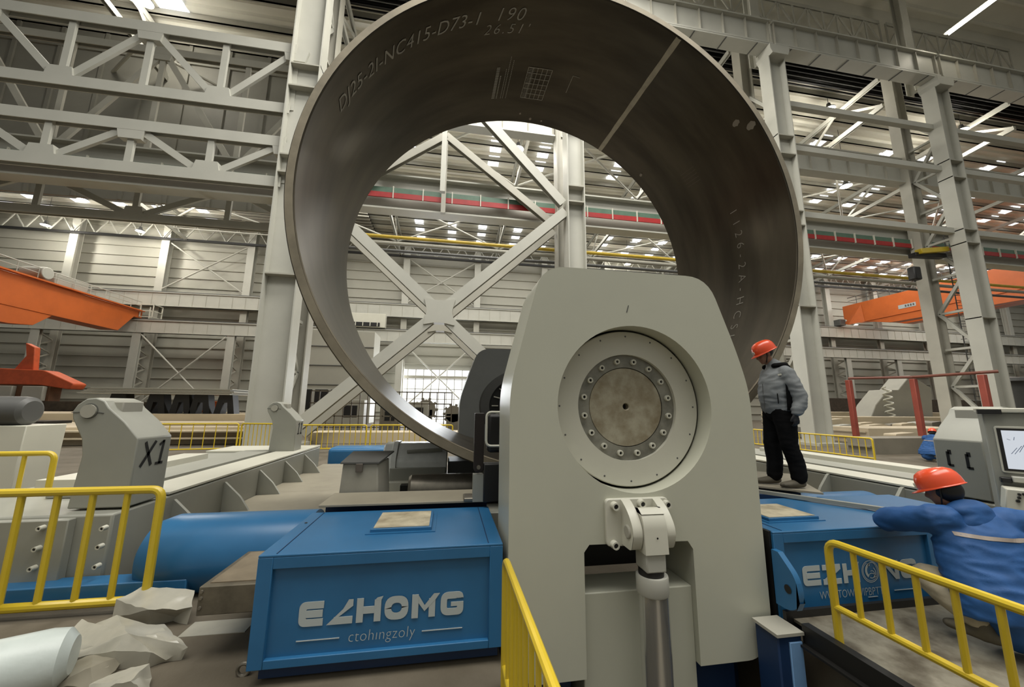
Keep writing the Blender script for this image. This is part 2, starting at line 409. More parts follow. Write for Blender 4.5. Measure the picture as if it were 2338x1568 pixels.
# upper braced wall girder (light lattice) above the crane girder at right
def truss(name, n, A, B, depth, npan, cw, ww, group=None, material=None, gus=True, vert=True, cat='truss', phase=0):
    """flat truss: lower chord A-B, upper chord `depth` above"""
    A = Vector(A); B = Vector(B); up = Vector((0, 0, depth)); material = material or steel
    t = thing(name, n, cat, tuple((A+B)/2), group)
    b = MB(); b.ibeam(A, B, cw*1.1, cw*.7, .04, (0, 1, 0) if abs((B-A).normalized().y) < .5 else (1, 0, 0)); b.build('lower_chord', material, t, smooth=False)
    b = MB(); b.ibeam(A+up, B+up, cw*1.1, cw*.7, .04, (0, 1, 0) if abs((B-A).normalized().y) < .5 else (1, 0, 0)); b.build('upper_chord', material, t, smooth=False)
    d = (B-A).normalized(); side = Vector((0,0,1)).cross(d).normalized()
    for i in range(npan+1):
        p = A+(B-A)*i/npan
        if vert: b = MB(); b.bar(p, p+up, ww*.5, ww, d); b.build('vertical', material, t, smooth=False)
        if i < npan:
            q = A+(B-A)*(i+1)/npan
            b = MB()
            if (i+phase) % 2: b.bar(p+up, q, ww*.5, ww*1.15)
            else: b.bar(p, q+up, ww*.5, ww*1.15)
            b.build('diagonal', material, t, smooth=False)
        if gus:
            c = p+(up if (i+phase) % 2 else Vector((0,0,0))); sg = -1 if (i+phase) % 2 else 1
            b = MB(); h = cw*.1; gw = cw*1.25; gh = cw*1.35
            pts = []
            for yy in (-cw*.34, cw*.34):
                for (xx, zz) in ((-gw, 0), (gw, 0), (gw*.75, gh), (-gw*.75, gh)):
                    pts.append(c+d*xx+side*yy+Vector((0, 0, sg*(h+zz))))
            b.add(pts, [(0,1,2,3),(4,7,6,5),(0,4,5,1),(1,5,6,2),(2,6,7,3),(3,7,4,0)]); b.build('gusset_plate', material, t, smooth=False)
    return t
# left of the ring: stacked longitudinal trusses
x0 = -6.9-2.87*6
truss('longitudinal_truss', 'upper pale Warren truss at top left in front of the grey wall panels', (x0, 15.7, 14.4), (-7.2, 15.7, 14.4), 3.0, 6, .42, .24, 'front trusses left of the ring', phase=1)
truss('longitudinal_truss', 'lower pale Warren truss left of the ring, just under the upper one', (x0, 15.7, 10.95), (-7.2, 15.7, 10.95), 1.85, 6, .42, .24, 'front trusses left of the ring', phase=1)
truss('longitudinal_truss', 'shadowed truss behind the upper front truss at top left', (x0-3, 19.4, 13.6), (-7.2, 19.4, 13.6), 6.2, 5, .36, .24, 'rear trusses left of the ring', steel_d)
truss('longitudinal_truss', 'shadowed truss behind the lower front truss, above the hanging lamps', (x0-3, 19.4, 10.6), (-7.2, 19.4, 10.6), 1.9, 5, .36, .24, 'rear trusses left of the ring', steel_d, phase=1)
# right: slender lattice above girder
truss('lattice_girder', 'slender zigzag lattice girder above the crane girder at upper right', (12.5, 17.6, 27.0), (29, 17.6, 27.0), 1.8, 14, .2, .12, 'lattice girders upper right', gus=False)
truss('lattice_girder', 'slender zigzag lattice girder at the top right corner', (29.6, 17.6, 27.0), (41, 17.6, 27.0), 1.8, 10, .2, .12, 'lattice girders upper right', gus=False)
# roof trusses across the far bay
for i, X in enumerate([-30.6, -18.6, -6.6, 5.4, 17.4, 29.3, 41.3, 53.3, 65.3]):
    truss('roof_truss', 'pale lattice roof truss spanning to the far wall, %s from the left' % ORDN[i], (X, 18.3, 23.0-.15), (X, 46.2, 20.6), 2.1, 9, .3, .16, 'roof trusses over the far bay', gus=False, vert=False)
# bottom chord bracing
for i, X in enumerate([-30.6, -18.6, -6.6, 5.4, 17.4, 29.3, 41.3]):
    for j, (ya, yb) in enumerate(((22, 31), (34, 43))):
        t = thing('roof_brace', 'thin white diagonal rods crossing under the roof in the %s bay, %s pair' % (ORDN[i], ('nearer', 'farther')[j]), 'brace', (X+6, (ya+yb)/2, 20.8), 'horizontal roof bracing')
        for s in (0, 1):
            za = 22.85-(ya-18.3)*.08; zb = 22.85-(yb-18.3)*.08
            b = MB(); b.tube((X, (ya, yb)[s], (za, zb)[s]), (X+12, (yb, ya)[s], (zb, za)[s]), .09, 8); b.build('brace_rod', steel, t)
        b = MB(); b.tube((X, yb+1, zb), (X+12, yb+1, zb), .08, 8); b.build('tie_rod', steel, t)
# X brace between the first two columns (twin frames)
def xbrace(n, x0, x1, y, z0, z1, w, m):
    t = thing('cross_brace', n, 'brace', ((x0+x1)/2, y, z0), 'big cross brace between columns'); cx, cz = (x0+x1)/2, (z0+z1)/2
    for (a, c) in (((x0, z0), (x1, z1)), ((x0, z1), (x1, z0))):
        b = MB(); b.ibeam((a[0], y, a[1]), (c[0], y, c[1]), w*.85, .30, .03, (0, 1, 0)); b.build('diagonal', m, t, smooth=False)
    g = w*1.25; b = MB()
    b.prism(rounded([(cx-g, cz-g*.9), (cx-g*.3, cz-g*.75), (cx+g*.3, cz-g*.75), (cx+g, cz-g*.9), (cx+g*.8, cz), (cx+g, cz+g*.9), (cx+g*.3, cz+g*.75), (cx-g*.3, cz+g*.75), (cx-g, cz+g*.9), (cx-g*.8, cz)], .06), y-.2, y+.2)
    b.build('gusset_plate', m, t, smooth=False)
xbrace('large pale steel cross brace seen through the ring, front frame', -6.1, 5.1, 15.7, .6, 10.9, .52, steel)
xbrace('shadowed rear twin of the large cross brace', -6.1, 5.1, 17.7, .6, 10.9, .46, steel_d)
def vbrace(n, y, w, m, zt=17.3):
    t = thing('chevron_brace', n, 'brace', (-.6, y, 11.2))
    for s in (-1, 1):
        b = MB(); b.ibeam((-.6+5.6*s, y, 11.3), (-.6, y, zt), w, .28, .03, (0, 1, 0)); b.build('diagonal', m, t, smooth=False)
    b = MB(); b.bar((-.6, y, 11.3), (-.6, y, zt-.1), .22, .22); b.build('hanger', m, t, smooth=False)
vbrace('pale inverted-V brace above the striped beam in the ring opening', 15.7, .42, steel)
vbrace('darker inverted-V brace behind the pale one', 17.6, .36, steel_d, 15.6)
# beam with red and green stripe
t = thing('striped_crane_beam', 'long grey beam carrying a red and green stripe behind the columns', 'girder', (0, 17.4, 11.4))
b = MB(); b.ibeam((-36, 18.3, 12.45), (60, 18.3, 12.45), .7, 1.9, .08); b.build('beam', steel, t, smooth=False)
b = MB(); b.box(-36, 60, 17.86, 17.92, 12.30, 12.58); b.build('green_stripe', greenstripe, t, smooth=False)
b = MB(); b.box(-36, 60, 17.84, 17.9, 12.03, 12.30); b.build('red_stripe', redstripe, t, smooth=False)
X = -35
while X < 45:
    b = MB(); b.box(X, X+.05, 17.78, 17.86, 11.98, 12.62); b.build('clip', cream2, t, smooth=False); X += 1.45
# pipes
for nm, r, z, y, m, n in (('yellow_pipe', .09, 10.25, 18.5, mat('pipe_yellow', (206, 176, 60), .5), 'long yellow pipe running behind the columns'),
                          ('grey_pipe', .10, 9.95, 18.6, steel_d, 'grey pipe right under the yellow pipe'), ('dark_pipe', .08, 9.6, 18.7, darkgrey, 'dark pipe lowest under the yellow pipe')):
    b = MB(); b.tube((-6.4, y, z), (60, y, z), r, 10); tag(b.build(nm, m), n, 'pipe')
b = MB(); b.path([(-6.55, 18.2, FZ), (-6.55, 18.2, 5.0), (-6.55, 18.2, 9)], .075, 10); tag(b.build('yellow_downpipe', mat('pipe_yellow', (206, 176, 60), .5)), 'upright yellow pipe beside the left column', 'pipe')
# horizontal struts right of the ring
for z, n in ((12.2, 'lower'), (16.2, 'middle'), (19.0, 'upper')):
    for nm, x0, x1 in (('between the two right columns', 17.9, 28.9), ('beyond the far right column', 29.8, 41)):
        b = MB(); b.bar((x0, 15.9, z), (x1, 15.9, z), .3, .32); tag(b.build('tie_beam', steel, smooth=False), '%s pale horizontal strut %s' % (n, nm), 'beam', 'struts of the right bays')
# yellow block with hook on cross piece at far right column
t = thing('hoist_block', 'black and yellow hoist end stop on the far right column', 'hoist', (28.0, 16.6, 10.5))
b = MB(); b.bar((26.9, 16.4, 11.0), (29.0, 16.4, 11.3), .35, .3); b.build('arm', yellow, t, bevel=.03)
b = MB(); b.bar((26.7, 16.6, 10.85), (29.0, 16.6, 10.95), .4, .25); b.build('bracket', black, t, bevel=.03)
b = MB(); b.box(26.4, 26.9, 16.4, 16.8, 9.3, 10.1); b.build('motor', black, t, bevel=.08)

# ---- lamps
def lamp(u, v, z, n, p=1300):
    c = W(u, v, z=z)
    t = thing('high_bay_lamp', n, 'lamp', tuple(c), 'high bay lamps')
    b = MB(); b.lathe([(.0, .5), (.12, .5), (.16, .3), (.42, .05), (.42, 0), (.38, 0)], c, 'z', 20); b.build('shade', darkgrey, t, smooth=True)
    b = MB(); b.lathe([(0, -.05), (.36, -.02), (.36, .03), (0, .03)], c, 'z', 20); b.build('lens', lampw, t)
    b = MB(); b.tube(c+Vector((0, 0, .5)), (c.x, c.y, RZ(c.y)+.06), .02, 6); b.build('rod', darkgrey, t)
    l = bpy.data.lights.new('lamp_light', 'POINT'); l.energy = p*.8 if z < 22 else p*.35; l.shadow_soft_size = .35; l.color = (1, .95, .84)
    lo = bpy.data.objects.new('lamp_light', l); COL.objects.link(lo); lo.parent = t; lo.location = (0, 0, -.5)
LP = [(190, 457, 'left of the two lamps under the truss chord at left'), (381, 468, 'right of the two lamps under the truss chord at left'), (320, 528, 'above the wall columns at left'), (104, 514, 'nearest the left picture edge'),
      (1183, 341, 'highest in the ring opening'), (1433, 603, 'just above the bearing housing top'), 
      (1893, 250, 'below the black vent right of the ring'), (2196, 298, 'beside the far right column'), (1932, 425, 'under the stiffened girder at right'), (2180, 626, 'beside the orange crane'), (1480, 20, 'behind the ring top'), (330, 4, 'at the top edge left of the tall column')]
for (u, v, n) in LP: lamp(u, v, 20.2 if v > 320 else 24.3, 'round glowing high bay lamp '+n)
t = thing('tube_lamp', 'long double fluorescent tube lamp at the top right corner', 'lamp', tuple(W(2240, 20, z=24.6)))
c = W(2240, 20, z=24.6); b = MB(); b.box(c.x-.1, c.x+.1, c.y-1.1, c.y+1.6, c.z+.05, c.z+.12); b.build('tray', steel, t)
for s in (-.12, .12):
    b = MB(); b.tube((c.x+s, c.y-1.1, c.z), (c.x+s, c.y+1.5, c.z), .05, 8); b.build('tube', lampw, t)
# ================================================================== THE STEEL RING
KR = 1.12
RC1 = Vector((1.38*KR, 3.9*KR, 1.85+2.383*KR)); RC2 = Vector((1.29*KR, 6.32*KR, 1.85+2.40*KR)); RO = 3.153*KR; RI = 3.048*KR
def ringpt(th, y, r):
    f = (y-RC1.y)/(RC2.y-RC1.y); c = RC1.lerp(RC2, f)
    return Vector((c.x+r*math.cos(th), y, c.z+r*math.sin(th)))
mill = bpy.data.materials.new('rolled_steel'); mill.use_nodes = True
n = mill.node_tree; bs = n.nodes['Principled BSDF']; tx = n.nodes.new('ShaderNodeTexCoord')
mp = n.nodes.new('ShaderNodeMapping'); mp.inputs['Scale'].default_value = (.5, 2.5, .5)
no = n.nodes.new('ShaderNodeTexNoise'); no.inputs['Scale'].default_value = 1.1; no.inputs['Detail'].default_value = 6
r = n.nodes.new('ShaderNodeValToRGB'); r.color_ramp.elements[0].position = .35; r.color_ramp.elements[0].color = (*lin((64, 59, 50)), 1)
r.color_ramp.elements[1].position = .65; r.color_ramp.elements[1].color = (*lin((84, 78, 67)), 1)
n.links.new(tx.outputs['Object'], mp.inputs[0]); n.links.new(mp.outputs[0], no.inputs['Vector']); n.links.new(no.outputs['Fac'], r.inputs[0])
n.links.new(r.outputs[0], bs.inputs['Base Color']); bs.inputs['Metallic'].default_value = .92; bs.inputs['Roughness'].default_value = .36
t = thing('steel_ring', 'huge dark rolled steel ring standing upright with chalk numbers inside', 'steel ring', (1.38, 5.1, 1.08))
NS = 160
b = MB(); prof = [(RI+.012, 0), (RI, .012), (RI, 2.70), (RI+.01, 2.71), (RO-.01, 2.71), (RO, 2.70), (RO, .012), (RO-.012, 0)]
vs = []; fs = []
for k in range(NS):
    th = 2*PI*k/NS
    for (rr, h) in prof: vs.append(ringpt(th, RC1.y+h, rr))
q = len(prof)
for k in range(NS):
    j = (k+1) % NS
    for i in range(q): fs.append((k*q+i, j*q+i, j*q+(i+1) % q, k*q+(i+1) % q))
b.add(vs, fs); b.build('shell', mill, t, smooth=True)
rimm = mat('ground_edge', (158, 148, 128), .42, metal=.5, var=.15, scale=2)
b = MB(); vs = []; fs = []
for k in range(NS):
    th = 2*PI*k/NS; vs += [ringpt(th, RC1.y-.006, RI+.014), ringpt(th, RC1.y-.006, RO-.014)]
for k in range(NS):
    j = (k+1) % NS; fs.append((2*k, 2*j, 2*j+1, 2*k+1))
b.add(vs, fs); b.build('rim', rimm, t, smooth=True, label='lighter ground edge facing the viewer')
# weld seam
p = W(1550, 88, y=3.95*KR); tha = math.atan2(p.z-RC1.z, p.x-RC1.x); p = W(1372, 338, y=6.3*KR); thb = math.atan2(p.z-RC2.z, p.x-RC2.x)
def ribbon(b, pts, w, r=None, off=.006):
    """pts: (theta, y) list on the inner face; w width along the arc or depth"""
    r = RI-off
    for (a, c) in zip(pts[:-1], pts[1:]):
        da = (c[0]-a[0])*r; dy = c[1]-a[1]; L = math.hypot(da, dy) or 1; nx, ny = -dy/L*w/2/r, da/L*w/2
        b.add([ringpt(a[0]-nx, a[1]-ny, r), ringpt(a[0]+nx, a[1]+ny, r), ringpt(c[0]+nx, c[1]+ny, r), ringpt(c[0]-nx, c[1]-ny, r)], [(0, 1, 2, 3)])
b = MB(); N = 14
for k in range(N):
    f0, f1 = k/N, (k+1)/N
    y0, y1 = KR*(3.91+2.4*f0), KR*(3.91+2.4*f1); a0 = tha+(thb-tha)*f0; a1 = tha+(thb-tha)*f1; w0 = .075+.006*math.sin(k*2.1); w1 = .075+.006*math.sin((k+1)*2.1)
    b.add([ringpt(a0-w0/2/RI*1.2, y0, RI-.002), ringpt(a0, y0, RI-.012), ringpt(a0+w0/2/RI*1.2, y0, RI-.002), ringpt(a1-w1/2/RI*1.2, y1, RI-.002), ringpt(a1, y1, RI-.012), ringpt(a1+w1/2/RI*1.2, y1, RI-.002)], [(0,1,4,3),(1,2,5,4)])
b.build('weld_seam', mat('ground_weld', (176, 168, 148), .5, metal=.35, var=.1, scale=5), t, smooth=True, label='pale weld seam running across the inner face')
def ringtext(txt, a0, y0, size, spacing=1.0, dirn=-1, shear=.25, nm='chalk_writing', m=None, offset=-.003, mx=None):
    vs, fs = textmesh(txt, size, shear, offset, spacing); vs = [(v[0]*KR, v[1]) for v in vs]
    b = MB(); b.add([ringpt(a0+dirn*(v[0]/RI), y0-v[1], RI-.006) for v in vs], fs); return b.build(nm, m or chalk, t, smooth=False)
A = lambda u, v, y: math.atan2(W(u, v, y=y*KR).z-(1.85+2.39*KR), W(u, v, y=y*KR).x-1.36*KR)
ringpt0 = ringpt
def ringpt(th, y, r): return ringpt0(th, y*KR if y < 6.6 else y, r)
ringtext('DJ25-2I-NC415-D73-1', math.radians(157.5), 4.38, .25, 1.06, offset=-.001)
ringtext('190', A(1140, 48, 4.2), 4.36, .26, 1.15)
ringtext("26.51'", A(1122, 78, 4.3), 4.55, .21, 1.3)
ringtext('1126-2A-HCSI.', A(1700, 462, 4.6), 4.85, .20, 1.85, shear=0, offset=-.004)
# printed block: rows of small strokes and a ruled grid
b = MB(); ag = A(1195, 200, 5.0)
for rw, (da, ln, w) in enumerate(((.075, 1.0, .05), (.055, .75, .018), (.03, .95, .01), (.018, 1.3, .01), (.0, 1.2, .01))):
    y = 5.75
    while y > 5.75-ln*.62:
        ribbon(b, [(ag+da+.02, y), (ag+da+.02, y-.02)], w*1.2); y -= .032
b.build('printed_text', chalk, t, smooth=False)['kind'] = 'stuff'
b = MB(); a0 = A(1212, 210, 5.2); wa = .13; L = .62; yb = 5.72
for i in range(6): a = a0-wa*i/5*1.0; ribbon(b, [(a, yb), (a, yb-L)], .009)
for i in range(7): y = yb-L*i/6; ribbon(b, [(a0, y), (a0-wa, y)], .009)
for i in range(22): y = yb-.02-L*i/22; ribbon(b, [(a0-.005, y), (a0-.035, y+.012)], .008)
b.build('printed_table', chalk, t, smooth=False)
b = MB(); a0 = A(1310, 170, 5.2); ribbon(b, [(a0, 5.45), (a0, 5.1), (a0-.04, 5.1)], .008); b.build('chalk_mark', chalk, t, smooth=False)
b = MB(); a0 = A(1590, 370, 5.0)
for i in range(5): ribbon(b, [(a0-.02*i, 5.4), (a0-.02*i-.01, 5.1)], .006)
b.build('chalk_mark', mat('faint_chalk', (110, 102, 90), .9), t, smooth=False)
for (u, v, y, s) in ((1683, 278, 4.15, .045), (1722, 281, 4.0, .055), (1195, 262, 6.1, .02), (1218, 275, 6.2, .025), (1243, 281, 6.2, .018), (1457, 412, 6.1, .03)):
    a0 = A(u, v, y); b = MB(); vs = [ringpt(a0+s/RI*math.cos(2*PI*k/14)*(1+.2*math.sin(3*k)), y+s*1.3*math.sin(2*PI*k/14), RI-.005) for k in range(14)]
    b.add(vs, [tuple(range(14))]); b.build('bare_spot', mat('bare_spot', (150, 140, 124), .6), t, smooth=False)

# ================================================================== BEARING HOUSINGS
def housing(name, label, cx, y0, y1, m, full=True):
    t = thing(name, label, 'machine housing', (cx, (y0+y1)/2, .0))
    hw = 1.01
    out = [(-hw+.12, .02), (-hw, .22), (-hw, 1.98), (-.93, 2.30), (-.76, 2.96), (.70, 2.96), (.93, 2.30), (hw, 1.98), (hw, .22), (hw-.12, .02)]
    out = rounded([(cx+p[0], p[1]) for p in out], [.1, .12, .15, .2, .2, .2, .2, .15, .12, .1])
    # outline with slot and bore: slot notched into the outline
    sl = [(cx+.40, .02), (cx+.40, .80), (cx+.36, .86), (cx-.42, .87), (cx-.46, .82), (cx-.46, .02)]
    poly = out
    me = bpy.data.meshes.new('body'); bm = bmesh.new()
    # face as a filled region with holes, then extruded
    def loop(pts): 
        vs = [bm.verts.new((p[0], y0, p[1])) for p in pts]; return [bm.edges.new((vs[i], vs[(i+1) % len(vs)])) for i in range(len(vs))]
    NB = 72; cz = 1.855
    k0 = len(out)
    if full:
        # insert slot between last and first vertex (bottom edge)
        poly = out + sl
    ed = loop(poly); bore = loop([(cx+.645*math.cos(2*PI*k/NB), cz+.645*math.sin(2*PI*k/NB)) for k in range(NB)])
    bmesh.ops.triangle_fill(bm, edges=ed+bore, use_beauty=True)
    fcs = [f for f in bm.faces if (f.calc_center_median()-Vector((cx, y0, cz))).length > .55]
    bmesh.ops.delete(bm, geom=[f for f in bm.faces if f not in fcs], context='FACES')
    r = bmesh.ops.extrude_face_region(bm, geom=list(bm.faces))
    for v in [g for g in r['geom'] if isinstance(g, bmesh.types.BMVert)]: v.co.y = y1
    bmesh.ops.recalc_face_normals(bm, faces=bm.faces)
    for v in bm.verts: v.co -= ORG[t]
    bm.to_mesh(me); bm.free(); me.materials.append(m)
    me.shade_smooth(); me.set_sharp_from_angle(angle=math.radians(32))
    o = bpy.data.objects.new('body', me); COL.objects.link(o); o.parent = t; ORG[o] = ORG[t]
    bv = o.modifiers.new('bevel', 'BEVEL'); bv.width = .018; bv.segments = 2; bv.limit_method = 'ANGLE'; bv.angle_limit = math.radians(50)
    return t, cz
hx = 1.46
t, cz = housing('bearing_housing', 'big pale grey bearing housing with a round bolted roll end in front', hx, 2.75, 3.3, cream)
yd = 2.90
b = MB(); b.lathe([(0, .25), (.645, .25), (.645, .02)], (hx, yd, cz), 'y', 72); b.build('bore_lining', black, t, smooth=True)
b = MB(); b.lathe([(.43, .06), (.43, .0), (.62, .0), (.628, .008), (.628, .2)], (hx, yd, cz), 'y', 96); b.build('cover_ring', cream2, t, smooth=True, label='wide pale cover ring around the roll end')
b = MB(); b.lathe([(.325, .05), (.325, .035), (.428, .035), (.428, .1)], (hx, yd, cz), 'y', 96); b.build('clamp_ring', mat('worn_grey', (150, 148, 136), .4, metal=.2, var=.2, scale=5), t, smooth=True)
b = MB(); b.lathe([(.026, .12), (.026, .045), (.032, .04), (.318, .04), (.322, .05)], (hx, yd, cz), 'y', 96); b.build('end_plate', mat('stained_plate', (176, 170, 150), .42, metal=.1, var=.22, scale=5.0, rgb2=(132, 120, 96)), t, smooth=True, label='stained round end plate with a centre hole')
b = MB(); b.lathe([(0, .1), (.026, .1)], (hx, yd, cz), 'y', 20); b.build('centre_hole', black, t, smooth=False)
b = MB(); b.lathe([(.318, .052), (.326, .052)], (hx, yd, cz), 'y', 96); b.build('joint', black, t, smooth=False)
for k in range(16):
    a = 2*PI*(k+.5)/16; c = (hx+.378*math.cos(a), yd+.035, cz+.378*math.sin(a))
    b = MB(); b.lathe([(.0, -.004), (.012, -.004), (.012, -.026), (.021, -.026), (.024, -.022), (.024, 0)], c, 'y', 20); o = b.build('bolt', cream2, t, smooth=True)
    b = MB(); b.lathe([(0, -.006), (.0125, -.006)], c, 'y', 12); b.build('socket', black, o, smooth=False)
    a = 2*PI*(k+.0)/16; c = (hx+.585*math.cos(a), yd, cz+.585*math.sin(a))
    b = MB(); b.lathe([(0, -.002), (.0065, -.002), (.008, 0)], c, 'y', 8); b.build('set_screw', darkgrey, t, smooth=False)
b = MB(); b.box(hx-.46, hx+.40, 2.8, 3.1, -1.4, .53); b.build('lower_guard', cream, t, bevel=.008, label='flat lower guard plate filling the slot')
b = MB(); b.box(hx-.46, hx+.40, 3.24, 3.3, .53, .87); b.build('slot_shade', black, t)  # black sheet that paints the shade inside the slot
b = MB(); b.add([W(1434, 697, y=2.747), W(1436, 697, y=2.747), W(1432, 713, y=2.747), W(1430, 713, y=2.747)], [(0, 1, 2, 3)]); b.build('scratch', darkgrey, t, smooth=False)
# hydraulic cylinder with clevis
ch = 1.44
t = thing('hydraulic_cylinder', 'chromed hydraulic cylinder hanging upright from a clevis on the front housing', 'hydraulic cylinder', (ch, 2.5, -1.4))
b = MB(); b.prism(rounded([(1.16, .86), (1.655, .86), (1.655, 1.185), (1.16, 1.185)], .035), 2.715, 2.75); o = b.build('bracket_plate', cream2, t, bevel=.006)
for (u, v) in ((1405, 1156), (1466, 1150), (1524, 1152), (1405, 1245)):
    c = W(u, v, y=2.69); c = Vector((c.x, 2.715, c.z)); b = MB(); b.lathe([(0, -.03), (.017, -.03), (.017, -.042), (.027, -.042), (.030, 0)], tuple(c), 'y', 18); q = b.build('bolt', cream2, o, smooth=True)
    b = MB(); b.lathe([(0, -.034), (.0168, -.034)], tuple(c), 'y', 14); b.build('socket', black, q, smooth=False)
lug = rounded([(2.72, .875), (2.72, 1.18), (2.70, 1.18), (2.60, 1.12), (2.53, 1.02), (2.54, .93), (2.58, .875)], [0, 0, .02, .06, .05, .05, .03])
for (x0, x1) in ((1.275, 1.345), (1.525, 1.59)):
    b = MB(); b.prism(lug, x0, x1, 'yz'); b.build('clevis_lug', cream2, t, bevel=.008)
b = MB(); b.lathe([(0, -.012), (.038, -.012), (.046, -.006), (.046, .04)], (1.275, 2.615, .99), 'x', 24); b.build('pin', steel_d, t, smooth=True)
b = MB(); b.prism(rounded([(2.70, .865), (2.70, 1.12), (2.62, 1.16), (2.53, 1.10), (2.515, .865)], [0, .03, .08, .08, 0], 8), 1.35, 1.52, 'yz'); b.build('eye_block', cream2, t, bevel=.006, label='rounded rod eye between the lugs')
b = MB(); b.lathe([(0, 0), (.007, 0)], (1.44, 2.514, .97), 'y', 10); b.build('grease_hole', black, t, smooth=False)
b = MB(); b.box(1.36, 1.505, 2.53, 2.69, .745, .865); b.build('rod_head', steel, t, bevel=.01)
b = MB(); b.lathe([(0, 0), (.085, 0), (.085, .04), (0, .04)], (1.435, 2.615, .705), 'z', 32); b.build('rod_collar', black, t, smooth=True)
b = MB(); b.lathe([(.06, .0), (.105, .0), (.108, -.01), (.108, -.11), (.103, -.12), (0, -.12)], (1.44, 2.615, .71), 'z', 36); b.build('gland', steel, t, smooth=True)
b = MB(); b.lathe([(0, 0), (.1, 0), (.1, -2.0), (0, -2.0)], (1.445, 2.615, .60), 'z', 40); b.build('chromed_rod', chrome, t, smooth=True, label='polished chrome rod')
# top roll through the ring
t = thing('top_roll', 'dark steel top roll running back through the ring', 'roll', (hx-.05, 5.1, 1.3))
b = MB(); b.lathe([(0, 0), (.5, 0), (.52, .05), (.52, 3.4), (0, 3.4)], (hx, 3.32, cz), 'y', 48); b.build('roll_body', steelraw, t, smooth=True)
# rear housing
reary = 7.2
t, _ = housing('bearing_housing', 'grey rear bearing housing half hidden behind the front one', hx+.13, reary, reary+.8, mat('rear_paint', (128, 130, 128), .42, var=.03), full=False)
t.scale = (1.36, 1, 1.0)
b = MB(); b.lathe([(.60, .2), (.60, -.03), (.72, -.03), (.74, .0)], (hx+.13, reary, cz), 'y', 64); b.build('flange', darkgrey, t, smooth=True)
b = MB(); b.lathe([(.42, .1), (.42, .04), (.6, .04), (.6, .1)], (hx+.13, reary, cz), 'y', 64); b.build('inner_ring', black, t, smooth=True)
b = MB(); b.lathe([(0, -.02), (.40, -.02), (.42, .1)], (hx+.13, reary, cz), 'y', 64); b.build('end_plate', steelraw, t, smooth=True)
for k in range(20):
    a = 2*PI*k/20; b = MB(); b.bar((hx+.13+.47*math.cos(a), reary+.02, cz+.47*math.sin(a)), (hx+.13+.56*math.cos(a), reary+.02, cz+.56*math.sin(a)), .012, .02); b.build('notch', cream2, t)

# ================================================================== BLUE COVERS
EPS = [0]
def strokes(b, letter, x, z, w, h, t, y0_):
    class YY: pass
    y = y0_
    """heavy sans letters as flat bars"""
    def nx():
        EPS[0] = (EPS[0]+1) % 9; return y-.0004*EPS[0]
    def r(x0, x1, z0, z1):
        y = nx(); b.box(x+x0*w, x+x1*w, y-.004, y, z+z0*h, z+z1*h)
    def q(p):
        y = nx(); b.add([(x+a*w, y-.004, z+c*h) for a, c in p], [tuple(range(len(p)))])
    tw = t/w; th = t/h
    def ringq(x0, x1, rad):
        o = rounded([(x+x0*w, z), (x+x1*w, z), (x+x1*w, z+h), (x+x0*w, z+h)], rad)
        i = rounded([(x+x0*w+t, z+t), (x+x1*w-t, z+t), (x+x1*w-t, z+h-t), (x+x0*w+t, z+h-t)], max(.004, rad-t*.8))
        n_ = len(o); b.add([(p[0], y-.004, p[1]) for p in o]+[(p[0], y-.004, p[1]) for p in i], [(k, (k+1) % n_, (k+1) % n_+n_, k+n_) for k in range(n_)])
    if letter == 'E':
        b.prism(rounded([(x+w, z), (x+w, z+t), (x+t, z+t), (x+t, z+h-t), (x+w, z+h-t), (x+w, z+h), (x, z+h), (x, z)], [0, 0, .01, .01, 0, 0, t, t]), y-.004, y); r(tw*.8, .97, .5-th/2, .5+th/2)
    elif letter == 'L<':      # slanted stroke with foot
        q([(.0, 0), (.62, .62), (.82, 1), (1, 1), (1, .72), (.45, th), (.3, 0)]); r(.28, 1, 0, th)
    elif letter == 'Z':
        r(0, 1, 1-th, 1); r(0, 1, 0, th); q([(0, th*.9), (.3, th*.9), (1, 1-th*.9), (.7, 1-th*.9)])
    elif letter == 'H':
        r(0, tw, 0, 1); r(1-tw, 1, 0, .9); q([(1-tw, .88), (1, .88), (1.08, 1.05), (1-tw*.6, 1)]); r(tw, 1-tw, .5-th/2, .5+th/2)
    elif letter == 'O': ringq(0, 1, t*1.6)
    elif letter == 'M':
        r(0, tw, 0, 1); r(.92-tw, .92, 0, .78); q([(0, 1), (tw*.9, 1), (.50, .52), (.50, .26)]); q([(.50, .26), (.50, .52), (.86, 1), (1.10, 1), (.92, .72)])
    elif letter == 'N':
        r(0, tw, 0, 1); r(1-tw, 1, 0, 1); q([(0, 1), (tw, 1), (1, 0), (1-tw, 0)])
    elif letter == 'G':
        b.prism(rounded([(x+w, z+h*.72), (x+w, z+h), (x, z+h), (x, z), (x+w, z), (x+w, z+h*.56), (x+w*.45, z+h*.56), (x+w*.45, z+h*.38), (x+w-t, z+h*.38), (x+w-t, z+t), (x+t, z+t), (x+t, z+h-t), (x+w-t, z+h-t), (x+w-t, z+h*.72)],
                        [0, t, t*1.3, t*1.3, t, 0, 0, 0, 0, .01, .01, .01, .01, 0]), y-.004, y)
